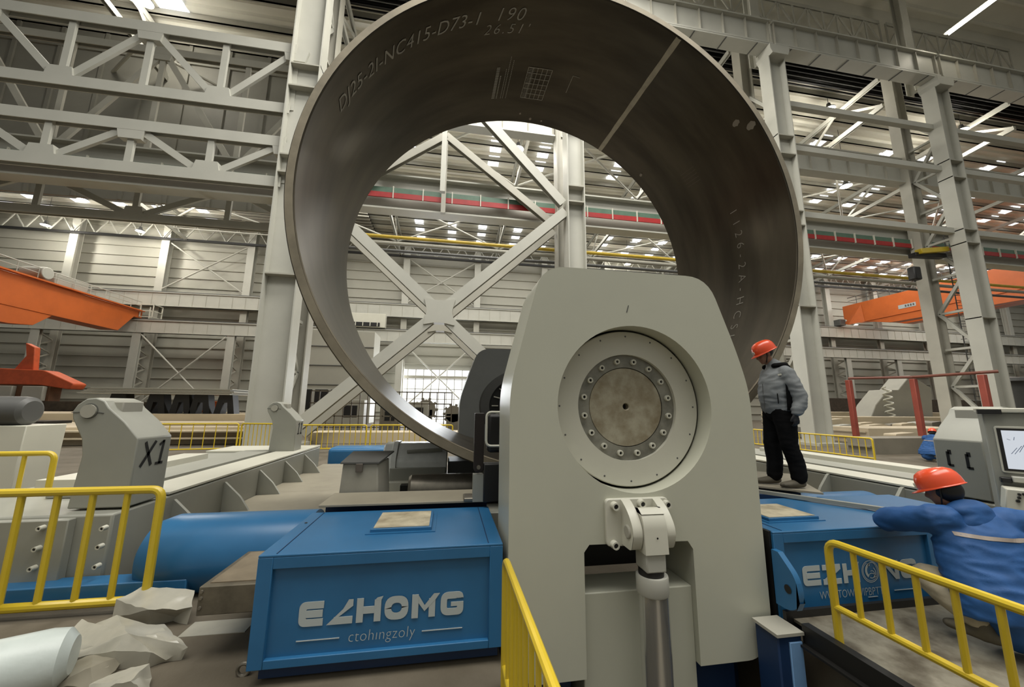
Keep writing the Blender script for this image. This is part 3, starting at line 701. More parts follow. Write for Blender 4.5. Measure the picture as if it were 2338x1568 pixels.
def blue_box(label, x0, x1, y0, y1, z0, z1, flip=1):
    t = thing('machine_cover', label, 'machine cover', ((x0+x1)/2, (y0+y1)/2, z0))
    b = MB(); b.box(x0, x1, y0+.03, y1, z0+.07, z1-.015); b.build('body', blue, t, bevel=.006)
    b = MB(); b.box(x0, x1, y0, y1, z1-.015, z1)                    # top sheet
    b.build('top_sheet', blue, t, bevel=.004)
    for (a, c, d, e) in ((x0, x0+.09, z0+.05, z1-.015), (x1-.09, x1, z0+.05, z1-.015), (x0+.09, x1-.09, z1-.085, z1-.015), (x0+.09, x1-.09, z0+.05, z0+.1)):
        b = MB(); b.box(a, c, y0, y0+.035, d, e); b.build('frame_bar', blue, t, bevel=.004)
    b = MB(); b.box(x0+.05, x1-.02, y0+.06, y1-.1, z0-.03, z0+.07); b.build('plinth', blued, t)
    for X in (x0+.1, x1-.1): b = MB(); b.box(X-.003, X+.003, y0+.02, y1-.02, z1-.001, z1+.003); b.build('sheet_joint', blued, t)
    return t
bx0, bx1, by0, by1, bz0, bz1 = -1.15, .415, 2.78, 3.76, .2, .9
t = blue_box('blue steel machine cover with white EZHOMG lettering left of the front housing', bx0, bx1, by0, by1, bz0, bz1)
b = MB(); y = by0+.028; h = .20; zb = .425
p0 = W(680, 1432, y=y); p1 = W(1062, 1400, y=y)
Lw = (p1.x-p0.x); zb = (p0.z+p1.z)/2-.0; h = W(690, 1375, y=y).z-p0.z
sp = Lw/6.35; x = p0.x
for L, wf in (('E', .88), ('L<', .95), ('H', .92), ('O', .92), ('M', 1.0), ('G', .92)):
    strokes(b, L, x, zb, sp*wf, h, .042, y); x += sp*(wf+.135)
b.build('logo_lettering', decal, t, smooth=False, label='white EZHOMG letters')
vs, fs = textmesh('ctohıngzoly', .085, .08, -.0015, 1.05); xs = [v[0] for v in vs]; wdt = max(xs)
q0 = W(793, 1465, y=y); q1 = W(947, 1455, y=y); s = (q1.x-q0.x)/wdt
b = MB(); b.add([(q0.x+v[0]*s, y-.004, q0.z+v[1]*s*1.1) for v in vs], fs); b.build('small_lettering', decal, t, smooth=False)
for (u0, u1, v) in ((676, 774, 1464), (963, 1055, 1440)):
    a0 = W(u0, v, y=y); a1 = W(u1, v, y=y); b = MB(); b.box(a0.x, a1.x, y-.004, y, a0.z-.0025, a0.z+.0025); b.build('lettering_rule', decal, t)
# hatch on top
def hatch(t, X0, X1, Y0, Y1, z):
    b = MB(); b.box(X0, X1, Y0, Y1, z, z+.03); o = b.build('hatch', blue, t, bevel=.004)
    b = MB(); b.box(X0+.02, X1-.02, Y0+.02, Y1-.02, z+.03, z+.034); b.build('hatch_plate', mat('hatch_plate', (196, 186, 160), .5, var=.2, scale=4, rgb2=(140, 128, 104)), o, label='worn tan plate in the hatch')
    b = MB(); b.box(X0-.03, X1+.03, Y0-.03, Y1+.02, z, z+.006); b.build('hatch_seal', blued if False else blue, o)
hatch(t, W(845, 1208, z=.93).x, W(985, 1205, z=.93).x, W(845, 1208, z=.93).y, W(870, 1166, z=.93).y-.05, bz1)
b = MB(); b.lathe([(0, 0), (.012, 0)], (bx0+.05, 3.45, bz1+.004), 'z', 12); b.build('hole', black, t, smooth=False)
rx0, rx1 = 2.53, 4.10
t = blue_box('blue steel machine cover with EZHONG lettering and round emblem right of the front housing', rx0, rx1, 2.72, 3.68, .2, .9)
y = 2.72+.028; p0 = W(1835, 1338, y=y); p1 = W(2103, 1322, y=y); Lw = p1.x-p0.x; h = W(1840, 1292, y=y).z-p0.z; sp = Lw/6.35; x = p0.x; zb = p0.z
b = MB()
for L, wf in (('E', .9), ('Z', .95), ('H', .85), (None, 1.0), ('N', .95), ('G', .92)):
    if L is None: ox = x+sp*wf/2
    else: strokes(b, L, x, zb, sp*wf, h, .038, y)
    x += sp*(wf+.12)
b.build('logo_lettering', decal, t, smooth=False, label='white EZHONG letters')
b = MB(); oz = zb+h/2; R_ = h*.56
def arcs(cx_, cz_, r_, w_, a0, a1, n_=24):
    vs = []
    for k in range(n_+1):
        a = math.radians(a0+(a1-a0)*k/n_); vs += [(cx_+(r_-w_/2)*math.cos(a), y-.004, cz_+(r_-w_/2)*math.sin(a)), (cx_+(r_+w_/2)*math.cos(a), y-.004, cz_+(r_+w_/2)*math.sin(a))]
    b.add(vs, [(2*k, 2*k+1, 2*k+3, 2*k+2) for k in range(n_)])
arcs(ox, oz, R_, .006, 0, 360, 40); arcs(ox, oz, R_*.86, .005, 110, 400); arcs(ox+.01, oz+.005, R_*.62, .02, 100, 235); arcs(ox+.012, oz-.01, R_*.5, .007, -120, 60)
arcs(ox+.02, oz+.03, R_*.45, .006, 20, 170); arcs(ox+.01, oz-.05, R_*.45, .006, -10, 130); arcs(ox+.015, oz-.02, R_*.3, .006, -60, 120)
b.build('round_emblem', decal, t, smooth=False, label='white ringed swirl emblem in place of the O')
vs, fs = textmesh('WWuTOWIWIPBPTTI5', .08, .0, -.001, 1.0); wdt = max(v[0] for v in vs); q0 = W(1872, 1368, y=y); q1 = W(2028, 1360, y=y); s = (q1.x-q0.x)/wdt
b = MB(); b.add([(q0.x+v[0]*s, y-.004, q0.z+v[1]*s*1.3) for v in vs], fs); b.build('small_lettering', decal, t, smooth=False)
b = MB(); b.box(q0.x+wdt*s*.70, q0.x+wdt*s*.84, y-.004, y, q0.z-.016, q0.z-.012); b.build('lettering_rule', decal, t)
a0 = W(2042, 1347, y=y); a1 = W(2086, 1345, y=y); b = MB(); b.box(a0.x, a1.x, y-.004, y, a0.z-.002, a0.z+.002); b.build('lettering_rule', decal, t)
hp = W(1828, 1190, z=.93); hq = W(1928, 1168, z=.93)
hatch(t, 2.72, 3.22, 2.95, 3.38, .9)
b = MB(); b.prism(rounded([(rx0-.02, .2), (rx0-.02, .86), (rx0-.02, .9), (rx0+.01, .9), (rx0+.01, .2)], .0), 2.74, 3.66); b.build('painted_side_shadow', black, t)  # shade on the cover's left side, painted as a black sheet
# lug on the right cover
t = thing('lifting_lug', 'rounded blue lifting lug between the front housing and the right cover', 'lug', (2.5, 2.6, .3))
b = MB(); b.prism(rounded([(2.72, .78), (2.66, .78), (2.54, .66), (2.50, .52), (2.56, .40), (2.72, .40)], [0, 0, .05, .1, .1, 0]), 2.50, 2.545, 'yz'); b.build('plate', blue, t, bevel=.005)
b = MB(); b.lathe([(0, -.004), (.03, -.004)], (2.5, 2.6, .55), 'x', 18); b.build('eye', black, t, smooth=False)

# ================================================================== BED BEAMS, DECK
LXB, RXB, BT = -3.0, 5.92, .88
def bed(label, xi, s, y0, y1):
    """xi: inner side; s: direction away from the machine"""
    t = thing('bed_beam', label, 'machine bed', (xi+s*1.0, (y0+y1)/2, FZ))
    xo = xi+s*1.9
    X0, X1 = min(xi, xo), max(xi, xo)
    b = MB(); b.box(X0, X1, y0, y1, FZ, BT-.04); b.build('body', bedgrey, t, bevel=.02)
    b = MB(); b.box(min(xi-s*.0, xi+s*.5), max(xi, xi+s*.5), y0+.7, y1-1.0, BT-.028, BT); b.build('guide_rail', cream2, t, bevel=.004)
    b = MB(); b.box(min(xi+s*.6, xi+s*1.15), max(xi+s*.6, xi+s*1.15), y0+.7, y1-1.0, BT-.035, BT+.01); b.build('cover_strip', bedgrey, t, bevel=.004)
    b = MB(); b.box(min(xi+s*1.3, xi+s*1.7), max(xi+s*1.3, xi+s*1.7), y0+1.2, y1-2.0, BT-.035, BT+.07); b.build('cover_strip', cream2, t, bevel=.004)
    b = MB(); b.box(X0, X1, y1-1.0, y1, BT-.035, BT+.0); b.build('end_plate', cream2, t, bevel=.004)
    return t
t = bed('long pale grey machine bed beam running back on the left', LXB, -1, 4.2, 9.9)
Yr = 5.2
for j in range(5):
    Y_ = 5.0+j*.98; b = MB(); b.prism(rounded([(LXB, .40), (LXB+.34, .40), (LXB+.22, .58), (LXB+.01, .78), (LXB, .78)], [0, 0, .05, 0, 0]), Y_-.02, Y_+.02); b.build('gusset', bedgrey, t)
b = MB(); b.box(LXB-1.75, LXB-.28, 4.12, 4.2, FZ+.10, BT-.06); o = b.build('front_plate', bedgrey, t, bevel=.008)
for (u, v) in ((95, 1205), (85, 1252), (75, 1297), (238, 1205), (229, 1247), (222, 1292), (213, 1333)):
    c = W(u, v, y=4.1); b = MB(); b.lathe([(.0, -.02), (.012, -.02), (.012, -.03), (.02, -.03), (.022, .02)], tuple(c), 'y', 12); q = b.build('bolt', cream2, o, smooth=True)
    b = MB(); b.lathe([(0, -.022), (.012, -.022)], tuple(c), 'y', 10); b.build('socket', black, q, smooth=False)
t = bed('long pale grey machine bed beam running back on the right behind the standing worker', RXB, 1, 3.3, 9.9)
for j in range(4):
    Y_ = 4.2+j*.98; b = MB(); b.prism([(RXB, .40), (RXB-.34, .40), (RXB-.18, .66), (RXB-.03, .84), (RXB, .85)], Y_-.02, Y_+.02); b.build('gusset', bedgrey, t)
b = MB(); b.box(-6.6, -2.2, 3.98, 4.18, FZ, .33); tag(b.build('base_skirt', blue, bevel=.01), 'low blue steel skirt under the yellow railing at lower left', 'skirt')
# deck between the beams
b = MB(); b.box(LXB+.01, RXB-.01, 4.78, 7.12, .2, .4); b.box(LXB+.01, RXB-.01, 8.1, 10.2, .2, .4); b.box(LXB+.01, -.15, 7.12, 8.1, .2, .4); b.box(3.3, RXB-.01, 7.12, 8.1, .2, .4); tag(b.build('deck', tan, bevel=.006), 'wide tan steel deck of the machine between the bed beams', 'deck')
t = thing('roll_table', 'raised pale table on the deck carrying the machine parts under the ring', 'machine table', (1.4, 5.8, .4))
b = MB(); b.box(-1.2, 4.1, 4.3, 7.1, .4, .7); b.build('table', bedgrey, t, bevel=.01)
b = MB(); b.box(-1.2, -.4, 4.8, 6.2, .7, .705); b.build('slide_plate', cream2, t)
b = MB(); b.box(-1.12, .42, 3.80, 4.29, .93, .95); o = tag(b.build('cover_plate', tan, bevel=.003), 'flat tan cover plate behind the EZHOMG cover', 'plate')
b = MB(); b.box(-1.1, .42, 3.95, 4.28, .6, .925); tag(b.build('cable_trough', blued), 'dark blue trough under the flat tan cover plate', 'trough')
b = MB(); b.box(2.5, 4.1, 3.95, 4.28, .6, .88); tag(b.build('cable_trough', blued), 'dark blue trough under the plate where the standing worker stands', 'trough')
t = thing('standing_plate', 'tan steel plate under the standing worker\'s boots', 'plate', (3.6, 4.2, .885))
PL = [W(1725, 1108, z=.945), W(1880, 1125, z=.945), W(1835, 1098, z=.945)+Vector((.3, .5, 0)), W(1725, 1085, z=.945)+Vector((0, .5, 0))]
b = MB(); b.add(PL+[p-Vector((0, 0, .02)) for p in PL], [(0,1,2,3),(7,6,5,4),(0,4,5,1),(1,5,6,2),(2,6,7,3),(3,7,4,0)])
b.build('plate', tan, t)
b = MB(); b.bar((3.35, 4.05, .93), (4.25, 2.8, .93), .05, .035); b.build('edge_bar', bedgrey, t)
b = MB(); b.box(4.12, 5.3, 2.9, 3.92, .45, .84); tag(b.build('side_cover', blue, bevel=.02), 'low blue cover sheet between the right machine cover and the bed', 'machine cover')
# drums
for nm, x0, x1, sg in (('left beside the bed beam', -2.75, -1.27, 1), ('right behind the crouching worker', 4.2, 5.7, -1)):
    t = thing('gear_drum', 'big blue rounded gear drum lying on the floor, '+nm, 'drum', ((x0+x1)/2, 4.33, FZ))
    L = x1-x0; e = .22
    prof = [(0, 0), (.18, .02), (.30, .10), (.345, e), (.345, L), (0, L)] if sg > 0 else [(0, 0), (.345, 0), (.345, L-e), (.30, L-.1), (.18, L-.02), (0, L)]
    b = MB(); b.lathe(prof, (x0, 4.31, .44), 'x', 56); b.build('drum_shell', blue, t, smooth=True)
    b = MB(); b.box(x0+.3, x1-.1, 4.2, 4.6, FZ, .4); b.build('foot', blued, t)
# far blue strip beyond left beam
b = MB(); b.box(-3.0, -.2, 10.5, 11.2, FZ, .75); tag(b.build('blue_housing', blue, bevel=.1, seg=4), 'low rounded blue machine cover beyond the far end of the deck', 'machine cover')
# tan plate with cap
b = MB(); b.box(.18, .42, 3.75, 3.95, .95, .985); tag(b.build('cap_plate', steelraw, bevel=.01), 'small grey lid at the right end of the tan cover plate', 'lid')

# ---- X1 pedestals
def pedestal(label, ax, yf, yb, sgn, txt, zb=.88):
    """ax: inner side face x; knob leans away"""
    t = thing('bearing_pedestal', label, 'pedestal', (ax-sgn*.25, (yf+yb)/2, zb))
    def X(d): return ax-sgn*d
    prof = [(0, zb-.02), (0, 1.50), (.14, 1.66), (.30, 1.80), (.345, 1.865), (.42, 1.895), (.50, 1.885), (.565, 1.83), (.60, 1.76), (.585, 1.69), (.48, 1.50), (.45, 1.35), (.47, 1.1), (.49, zb-.02)]
    b = MB(); b.prism([(X(p[0]), p[1]) for p in prof], yf, yb); b.build('body', bedgrey, t, bevel=.012)
    b = MB(); b.lathe([(0, 0), (.06, 0), (.065, -.01), (.065, -.02), (0, -.02)][::1], (X(.455), yf, 1.765), 'y', 28); b.build('pin_cap', darkgrey if False else steel_d, t, smooth=True)
    b = MB(); b.lathe([(.068, -.003), (.074, -.003)], (X(.455), yf, 1.765), 'y', 28); b.build('pin_groove', darkgrey, t, smooth=False)
    b = MB(); b.bar((X(.6), yf-.003, 1.75), (X(.53), yf-.003, 1.755), .004, .006); b.bar((X(.39), yf-.003, 1.755), (X(.33), yf-.003, 1.745), .004, .006); b.build('split_line', darkgrey, t)
    b = MB(); b.box(min(X(.25), X(.40)), max(X(.25), X(.40)), yf+.1, yb-.1, 1.70, 1.86); b.build('grease_slot', steel_d, t, bevel=.01)
    if txt:
        b = MB(); D = yb-yf
        def mark(segs, s0, wid, zb_, hh, slant):
            for (p0_, p1_, tk) in segs:
                q0_ = Vector((p0_[0], p0_[1])); q1_ = Vector((p1_[0], p1_[1])); d_ = (q1_-q0_); L_ = Vector((d_.x*wid, d_.y*hh)); nn = Vector((-L_.y, L_.x)).normalized()*tk/2
                pts = []
                for (q_, sg_) in ((q0_, 1), (q1_, 1), (q1_, -1), (q0_, -1)):
                    a_ = q_.x*wid+nn.x*sg_+s0+slant*q_.y*hh; z_ = zb_+q_.y*hh+nn.y*sg_
                    pts.append((ax+.0035*sgn, (yf+a_) if sgn > 0 else (yb-a_), z_))
                b.add(pts, [(0, 1, 2, 3)])
        X_ = [((0, 0), (1, 1), .034), ((0, 1), (1, 0), .034)]
        I_ = [((.6, 0), (.6, 1), .034), ((.15, .80), (.6, .97), .026), ((.1, .03), (1, .03), .028)]
        J_ = [((.5, .02), (.5, .95), .03), ((1.0, .93), (.5, .93), .05), ((1.1, .03), (.45, .03), .028)]
        if txt == 'X1': mark(X_, D*.16, D*.30, 1.22, .24, .12); mark(I_, D*.55, D*.26, 1.22, .24, .12)
        elif sgn > 0: mark(I_, D*.2, D*.26, 1.22, .24, .12); mark(I_, D*.55, D*.26, 1.22, .24, .12)
        else: mark(J_, D*.20, D*.16, 1.20, .17, .0); mark(J_, D*.58, D*.16, 1.19, .17, .0)
        b.build('painted_mark', dkdecal, t, smooth=False, label='black painted characters')
    return t
pedestal('tall grey bearing pedestal painted X1 on the left bed beam', LXB, 4.34, 4.80, 1, 'X1')
pedestal('small distant grey pedestal painted 11 at the far end of the left bed beam', LXB-.15, 8.7, 9.1, 1, '11')
pedestal('grey bearing pedestal with black angled marks on the right bed beam', RXB, 3.36, 3.80, -1, '11')
# far-left roller stand
t = thing('roller_stand', 'white block stand carrying a dark roller at the left picture edge', 'roller stand', (-6.9, 6.3, FZ))
c = W(20, 938, y=6.3)
b = MB(); b.lathe([(0, 0), (.14, 0), (.19, -.04), (.2, -.1), (.2, -1.6), (0, -1.6)], (c.x+.28, 6.3, c.z), 'x', 32); b.build('roller', darkgrey, t, smooth=True)
b = MB(); b.prism([(c.x-1.2, FZ), (c.x-1.2, c.z-.19), (c.x+.38, c.z-.19), (c.x+.34, FZ)], 6.15, 6.7); b.build('block', cream2, t, bevel=.01)
# ================================================================== YELLOW RAILINGS
def cpath(pts, r=.08, n=5):
    out = [Vector(pts[0])]
    for i in range(1, len(pts)-1):
        p = Vector(pts[i]); a = Vector(pts[i-1]); b_ = Vector(pts[i+1]); p0 = p+(a-p).normalized()*r; p1 = p+(b_-p).normalized()*r
        for k in range(n+1):
            s = k/n; out.append(p0*(1-s)**2+p*2*s*(1-s)+p1*s*s)
    out.append(Vector(pts[-1])); return out
def railing(label, A, B, z0, z1, nb, r=.024, rb=.013, ground=None, group=None, closeA=True, closeB=True, low=None):
    """closed tube frame from A to B (xy), bottom bar z0, top bar z1, nb bars"""
    A = Vector((A[0], A[1], 0)); B = Vector((B[0], B[1], 0)); Z = lambda p, z: Vector((p.x, p.y, z))
    g = z0 if ground is None else ground
    t = thing('railing', label, 'railing', tuple((A+B)/2+Vector((0, 0, g))), group)
    b = MB(); lo = g if ground is not None else z0
    if ground is None: b.path(cpath([Z((A+B)/2, z0), Z(A, z0), Z(A, z1), Z(B, z1), Z(B, z0), Z((A+B)/2, z0)]), r, 10)
    else: b.path(cpath([Z(A, g), Z(A, z1), Z(B, z1), Z(B, g)]), r, 10)
    b.build('frame', yellow, t, smooth=True)
    if ground is not None: b = MB(); b.tube(Z(A, z0), Z(B, z0), r*.9, 10); b.build('lower_rail', yellow, t, smooth=True)
    for i in range(1, nb+1):
        p = A+(B-A)*i/(nb+1); b = MB(); b.tube(Z(p, z0), Z(p, z1), rb, 8); b.build('bar', yellow, t, smooth=True)
    return t
railing('yellow tube railing at the lower left in front of the X1 pedestal', (W(313, 1380, z=.24).x, 3.86), (-5.2, 3.86), .24, 1.11, 10, .034, .024)
# gauge: bars visible at about 0.25 m
railing('yellow railing behind the roller stand, left of the X1 pedestal, the nearer one', (-4.35, 5.15), (-7.6, 5.0), .35, 1.28, 11, .028, .02, ground=FZ)
railing('yellow railing behind the X1 pedestal at left, the farther one', (-6.0, 7.0), (-9.2, 6.4), .35, 1.3, 12, .024, .014, ground=FZ)
railing('far yellow railing right of the X1 pedestal', (-10.6, 14.5), (-7.3, 14.95), .3, 1.15, 9, .028, .014, ground=FZ, group='far yellow railings')
railing('far yellow railing ending at the small 11 pedestal', (-7.2, 14.95), (-5.65, 14.7), .3, 1.15, 10, .028, .014, ground=FZ, group='far yellow railings')
railing('far yellow railing below the left part of the ring', (-5.5, 14.6), (-2.9, 14.6), .3, 1.12, 13, .028, .014, ground=FZ, group='far yellow railings')
railing('far yellow railing below the ring, ending behind the white motor housing', (-2.75, 14.6), (.2, 14.6), .3, 1.12, 14, .028, .014, ground=FZ, group='far yellow railings')
railing('far yellow railing behind the standing worker', (14.4, 17.6), (14.4, 14.2), .2, .86, 14, .03, .016, ground=FZ, group='far yellow railings')
railing('far yellow railing right of the standing worker under the red posts', (14.4, 14.1), (14.4, 10.9), .2, .86, 13, .03, .016, ground=FZ, group='far yellow railings')
railing('yellow railing in the middle foreground at the pit edge', (.40, 2.56), (.40, 1.02), .27, .885, 11, .022, .013, ground=FZ)
PZ = .33
railing('yellow railing on the raised platform at the lower right', (2.585, 2.33), (2.585, .70), .555, .965, 9, .024, .0165, ground=PZ)

# ================================================================== PLATFORM LOWER RIGHT
t = thing('raised_platform', 'scuffed steel platform with dark channel edge at the lower right', 'platform', (3.8, 1.6, FZ))
pl = mat('scuffed_plate', (150, 144, 128), .4, var=.2, scale=5, rgb2=(98, 90, 76), metal=.3)
b = MB(); b.box(2.56, 5.0, .2, 2.66, PZ-.02, PZ); b.build('deck_plate', pl, t)
b = MB(); b.box(2.50, 2.56, .2, 2.52, PZ-.09, PZ+.035); b.box(2.46, 2.56, .2, 2.52, PZ-.1, PZ-.085); b.box(2.50, 5.0, 2.64, 2.67, PZ-.05, PZ+.05); b.build('edge_channel', black, t)
b = MB(); b.box(2.62, 4.9, .3, 2.5, FZ, PZ-.02); b.build('support', black, t)
b = MB(); b.box(2.50, 2.54, .2, 2.35, -.15, -.05); b.box(2.47, 2.56, .2, 2.35, -.05, -.035); b.build('lower_channel', black, t)
t = thing('blue_stand', 'narrow light blue steel stand under the lug beside the platform', 'stand', (2.46, 2.7, -1.5))
b = MB(); b.box(2.30, 2.49, 2.52, 2.72, -1.5, .30); b.build('body', blued, t, bevel=.01)
b = MB(); b.box(2.38, 2.48, 2.505, 2.52, -1.4, .26); b.build('door', mat('blue_light', (120, 160, 205), .3), t, bevel=.004)
b = MB(); b.box(2.28, 2.495, 2.50, 2.72, .30, .32); b.build('top_flange', steel_d, t)
b = MB(); b.box(.44, 2.6, 3.32, 3.6, -1.5, .10); tag(b.build('foundation_block', blued), 'dark blue machine base under the front housing', 'machine base')
b = MB(); b.box(1.9, 2.28, 2.95, 3.25, -1.5, -.02); tag(b.build('base_block', blued), 'dark navy block under the right foot of the front housing', 'machine base')
b = MB(); b.box(.55, .95, 2.95, 3.25, -1.5, -.02); tag(b.build('base_block', blued), 'dark navy block under the left foot of the front housing', 'machine base')

# ================================================================== STEP BOX, HOOK, DECK EQUIPMENT
t = thing('step_box', 'worn brown steel step box on the left side of the EZHOMG cover', 'step', (-1.38, 3.3, .43))
b = MB(); b.box(-1.62, -1.17, 3.08, 3.72, .44, .62); b.build('body', mat('worn_brown', (110, 102, 86), .5, metal=.2, var=.2, scale=5), t, bevel=.006)
b = MB(); b.box(-1.58, -1.2, 3.13, 3.68, .62, .626); b.build('tread', mat('tread', (140, 126, 104), .5, var=.15), t)
for z in (.59, .55, .49): b = MB(); b.lathe([(0, -.008), (.01, -.008), (.012, 0)], (-1.6, 3.08, z), 'y', 8); b.build('bolt', steelraw, t, smooth=True)
b = MB(); b.box(-1.2, -1.15, 3.0, 3.08, .45, .72); b.build('bracket', steelraw, t)
t = thing('chain_hook', 'small steel hook on a dark cable hanging at the left corner of the EZHOMG cover', 'hook', (-1.2, 2.95, FZ))
b = MB(); b.path([(-1.19, 2.98, .5), (-1.19, 2.96, .38), (-1.2, 2.93, .22)], .012, 8); b.build('cable', black, t)
b = MB(); b.path([Vector((-1.22+.035*math.cos(a), 2.92, .185+.035*math.sin(a))) for a in [2*PI*k/14 for k in range(14)]], .011, 8, closed=True); b.build('shackle', steelraw, t)
# small cabinet
t = thing('small_cabinet', 'small grey cabinet with a sloped dark lid on the tan deck', 'cabinet', (-.87, 4.5, .95))
b = MB(); b.hexa([(-1.10, 4.32, .70), (-.68, 4.32, .70), (-.60, 4.58, .70), (-1.10, 4.58, .70), (-1.07, 4.32, 1.235), (-.72, 4.32, 1.235), (-.64, 4.58, 1.26), (-1.07, 4.58, 1.26)]); b.build('body', mat('cabinet_grey', (150, 148, 138), .45), t, bevel=.012)
b = MB(); b.hexa([(-1.09, 4.3, 1.235), (-.7, 4.3, 1.235), (-.60, 4.66, 1.31), (-1.05, 4.66, 1.31), (-1.09, 4.3, 1.25), (-.7, 4.3, 1.25), (-.60, 4.66, 1.325), (-1.05, 4.66, 1.325)]); b.build('lid', darkgrey, t)
b = MB(); b.box(-.935, -.865, 4.295, 4.318, 1.15, 1.235); b.build('latch', mat('latch', (108, 100, 92), .4, metal=.4), t, bevel=.004)
# motor housing
t = thing('motor_housing', 'long white rounded motor housing lying under the ring on the deck', 'motor housing', (-.5, 6.2, .7))
b = MB(); b.prism(rounded([(5.85, .72), (5.85, 1.06), (6.1, 1.27), (6.5, 1.27), (6.6, .72)], [0, .05, .08, .1, 0]), -.93, .02, 'yz'); b.build('shell', mat('white_paint', (232, 234, 230), .3), t, bevel=.02)
b = MB(); b.prism(rounded([(5.83, .72), (5.83, 1.08), (6.09, 1.29), (6.5, 1.29), (6.6, .72)], [0, .05, .08, .1, 0]), -.80, -.72, 'yz'); b.build('band', mat('white_paint', (232, 234, 230), .3), t, bevel=.006)
b = MB(); b.bar((-.58, 5.93, 1.16), (-.06, 5.93, 1.19), .03, .07, (0, -.7, .7)); b.build('handle_recess', bedgrey, t, bevel=.01)
b = MB(); b.lathe([(0, .05), (.02, .05), (.025, 0)], (-.22, 6.1, 1.28), 'z', 10); b.build('cap', black, t)
b = MB(); b.box(-.8, .0, 5.82, 5.86, .72, .95); b.build('front_panel', bedgrey, t, bevel=.01)
b = MB(); b.box(.03, .5, 5.9, 6.5, .7, 1.02); tag(b.build('dark_machine_block', darkgrey, bevel=.02), 'dark grey machine block right of the white motor housing under the ring', 'machine block')
# slides and bars on deck
for (x0, x1, yy, z0, m, n) in ((-.75, -.15, 5.4, .78, cream2, 'white flat slide bar on the deck, the far one'), (-.55, .15, 5.0, .82, black, 'black flat slide bar on the deck, the near one')):
    b = MB(); b.box(x0, x1, yy, yy+.12, .7, z0+.05); tag(b.build('slide_bar', m, bevel=.006), n, 'bar')
t = thing('lower_roll', 'grey steel lower bending roll lying on the deck just behind the tan cover plate', 'roll', (.2, 4.8, .7))
b = MB(); b.lathe([(0, 0), (.15, 0), (.17, .03), (.17, 1.1), (0, 1.1)], (-.42, 4.75, .87), 'x', 32); b.build('roll_body', steelraw, t, smooth=True)
# black post with pin and white-framed bracket
t = thing('guide_post', 'black upright guide post with a round pin beside the front housing', 'post', (.32, 3.7, .95))
b = MB(); b.prism(rounded([(.265, 1.78), (.36, 1.78), (.36, 1.22), (.265, 1.22)], [.012, .01, .04, .04]), 3.74, 3.80); b.build('arm', mat('dark_brown_paint', (34, 26, 24), .4), t, bevel=.004)
b = MB(); b.box(.262, .362, 3.74, 3.82, .95, 1.2); b.build('foot', bedgrey, t)
b = MB(); b.lathe([(0, -.02), (.018, -.02), (.02, 0)], (.312, 3.74, 1.265), 'y', 14); b.build('pin', steelraw, t)
t = thing('loop_bracket', 'white rounded loop frame around a black housing beside the guide post', 'frame', (.43, 3.75, 1.3))
b = MB(); b.path(cpath([(.62, 3.68, 1.79), (.375, 3.68, 1.79), (.375, 3.68, 1.47), (.62, 3.68, 1.47)], .05), .012, 8); b.build('loop', cream2, t)
b = MB(); b.box(.395, .6, 3.72, 3.9, 1.40, 1.77); b.build('housing', black, t, bevel=.03)
b = MB(); b.box(.36, .6, 3.7, 3.84, .95, 1.3); b.build('block', black, t, bevel=.01)

# ================================================================== CONTROL CABINET
t = thing('control_cabinet', 'grey control cabinet with a lit screen at the right edge', 'control cabinet', (5.30, 2.97, FZ)); CABT = t
b = MB(); b.box(5.30, 6.7, 2.97, 3.28, FZ, 1.83); b.build('body', bedgrey, t, bevel=.012)
b = MB(); b.box(5.28, 6.7, 2.93, 3.3, 1.83, 1.875); b.build('top_cap', cream2, t, bevel=.01)
b = MB(); b.box(5.27, 5.42, 2.92, 2.99, 1.815, 1.86); b.build('corner_piece', black, t)
p = W(2283, 970, y=2.96); q_ = W(2290, 1072, y=2.96)
b = MB(); b.prism(rounded([(5.355, 1.26), (6.1, 1.26), (6.1, 1.70), (5.355, 1.70)], .02), 2.955, 2.97); b.build('screen_frame', cream2, t, bevel=.004)
b = MB(); b.box(5.37, 6.08, 2.95, 2.957, 1.28, 1.68); b.build('screen_bezel', black, t)
b = MB(); b.box(5.395, 6.05, 2.945, 2.951, 1.30, 1.66); s_ = b.build('screen', emit('screen_glow', (226, 232, 240), .85), t)
b = MB()
for (x, z, x2, z2) in ((5.43, 1.44, 5.47, 1.50), (5.45, 1.44, 5.50, 1.52), (5.48, 1.46, 5.53, 1.56), (5.42, 1.58, 5.44, 1.57), (5.46, 1.57, 5.467, 1.60)):
    b.bar((x, 2.943, z), (x2, 2.943, z2), .002, .0035)
b.build('drawing_lines', mat('screen_blue', (90, 110, 150), .5), s_)
b = MB(); b.box(5.33, 5.40, 2.9, 2.97, 1.17, 1.22); b.build('hinge', black, t, bevel=.01)
b = MB(); b.box(5.40, 6.6, 2.88, 2.97, 1.185, 1.235); b.build('shelf_bar', steel, t, bevel=.008)
t = thing('button_console', 'white sloped console with black knobs in front of the control cabinet', 'console', (5.30, 2.97, FZ)); CONT = t
b = MB(); b.prism([(5.30, .94), (5.33, 1.14), (6.2, 1.14), (6.2, .94)], 2.72, 2.955); b.build('box', cream2, t, bevel=.01)
b = MB(); b.box(5.45, 5.9, 2.78, 2.94, FZ, .94); b.build('pedestal_leg', bedgrey, t)
for (x, z, r_) in ((5.40, 1.10, .012), (5.395, 1.07, .012), (5.385, 1.04, .014), (5.425, 1.105, .012), (5.47, 1.10, .016), (5.46, 1.065, .013), (5.46, 1.03, .013)):
    b = MB(); b.lathe([(0, -.02), (r_*.8, -.02), (r_, 0)], (x, 2.72, z), 'y', 12); b.build('knob', black, t, smooth=True)
CABT.rotation_euler.z = math.radians(-55); CONT.rotation_euler.z = math.radians(-55)
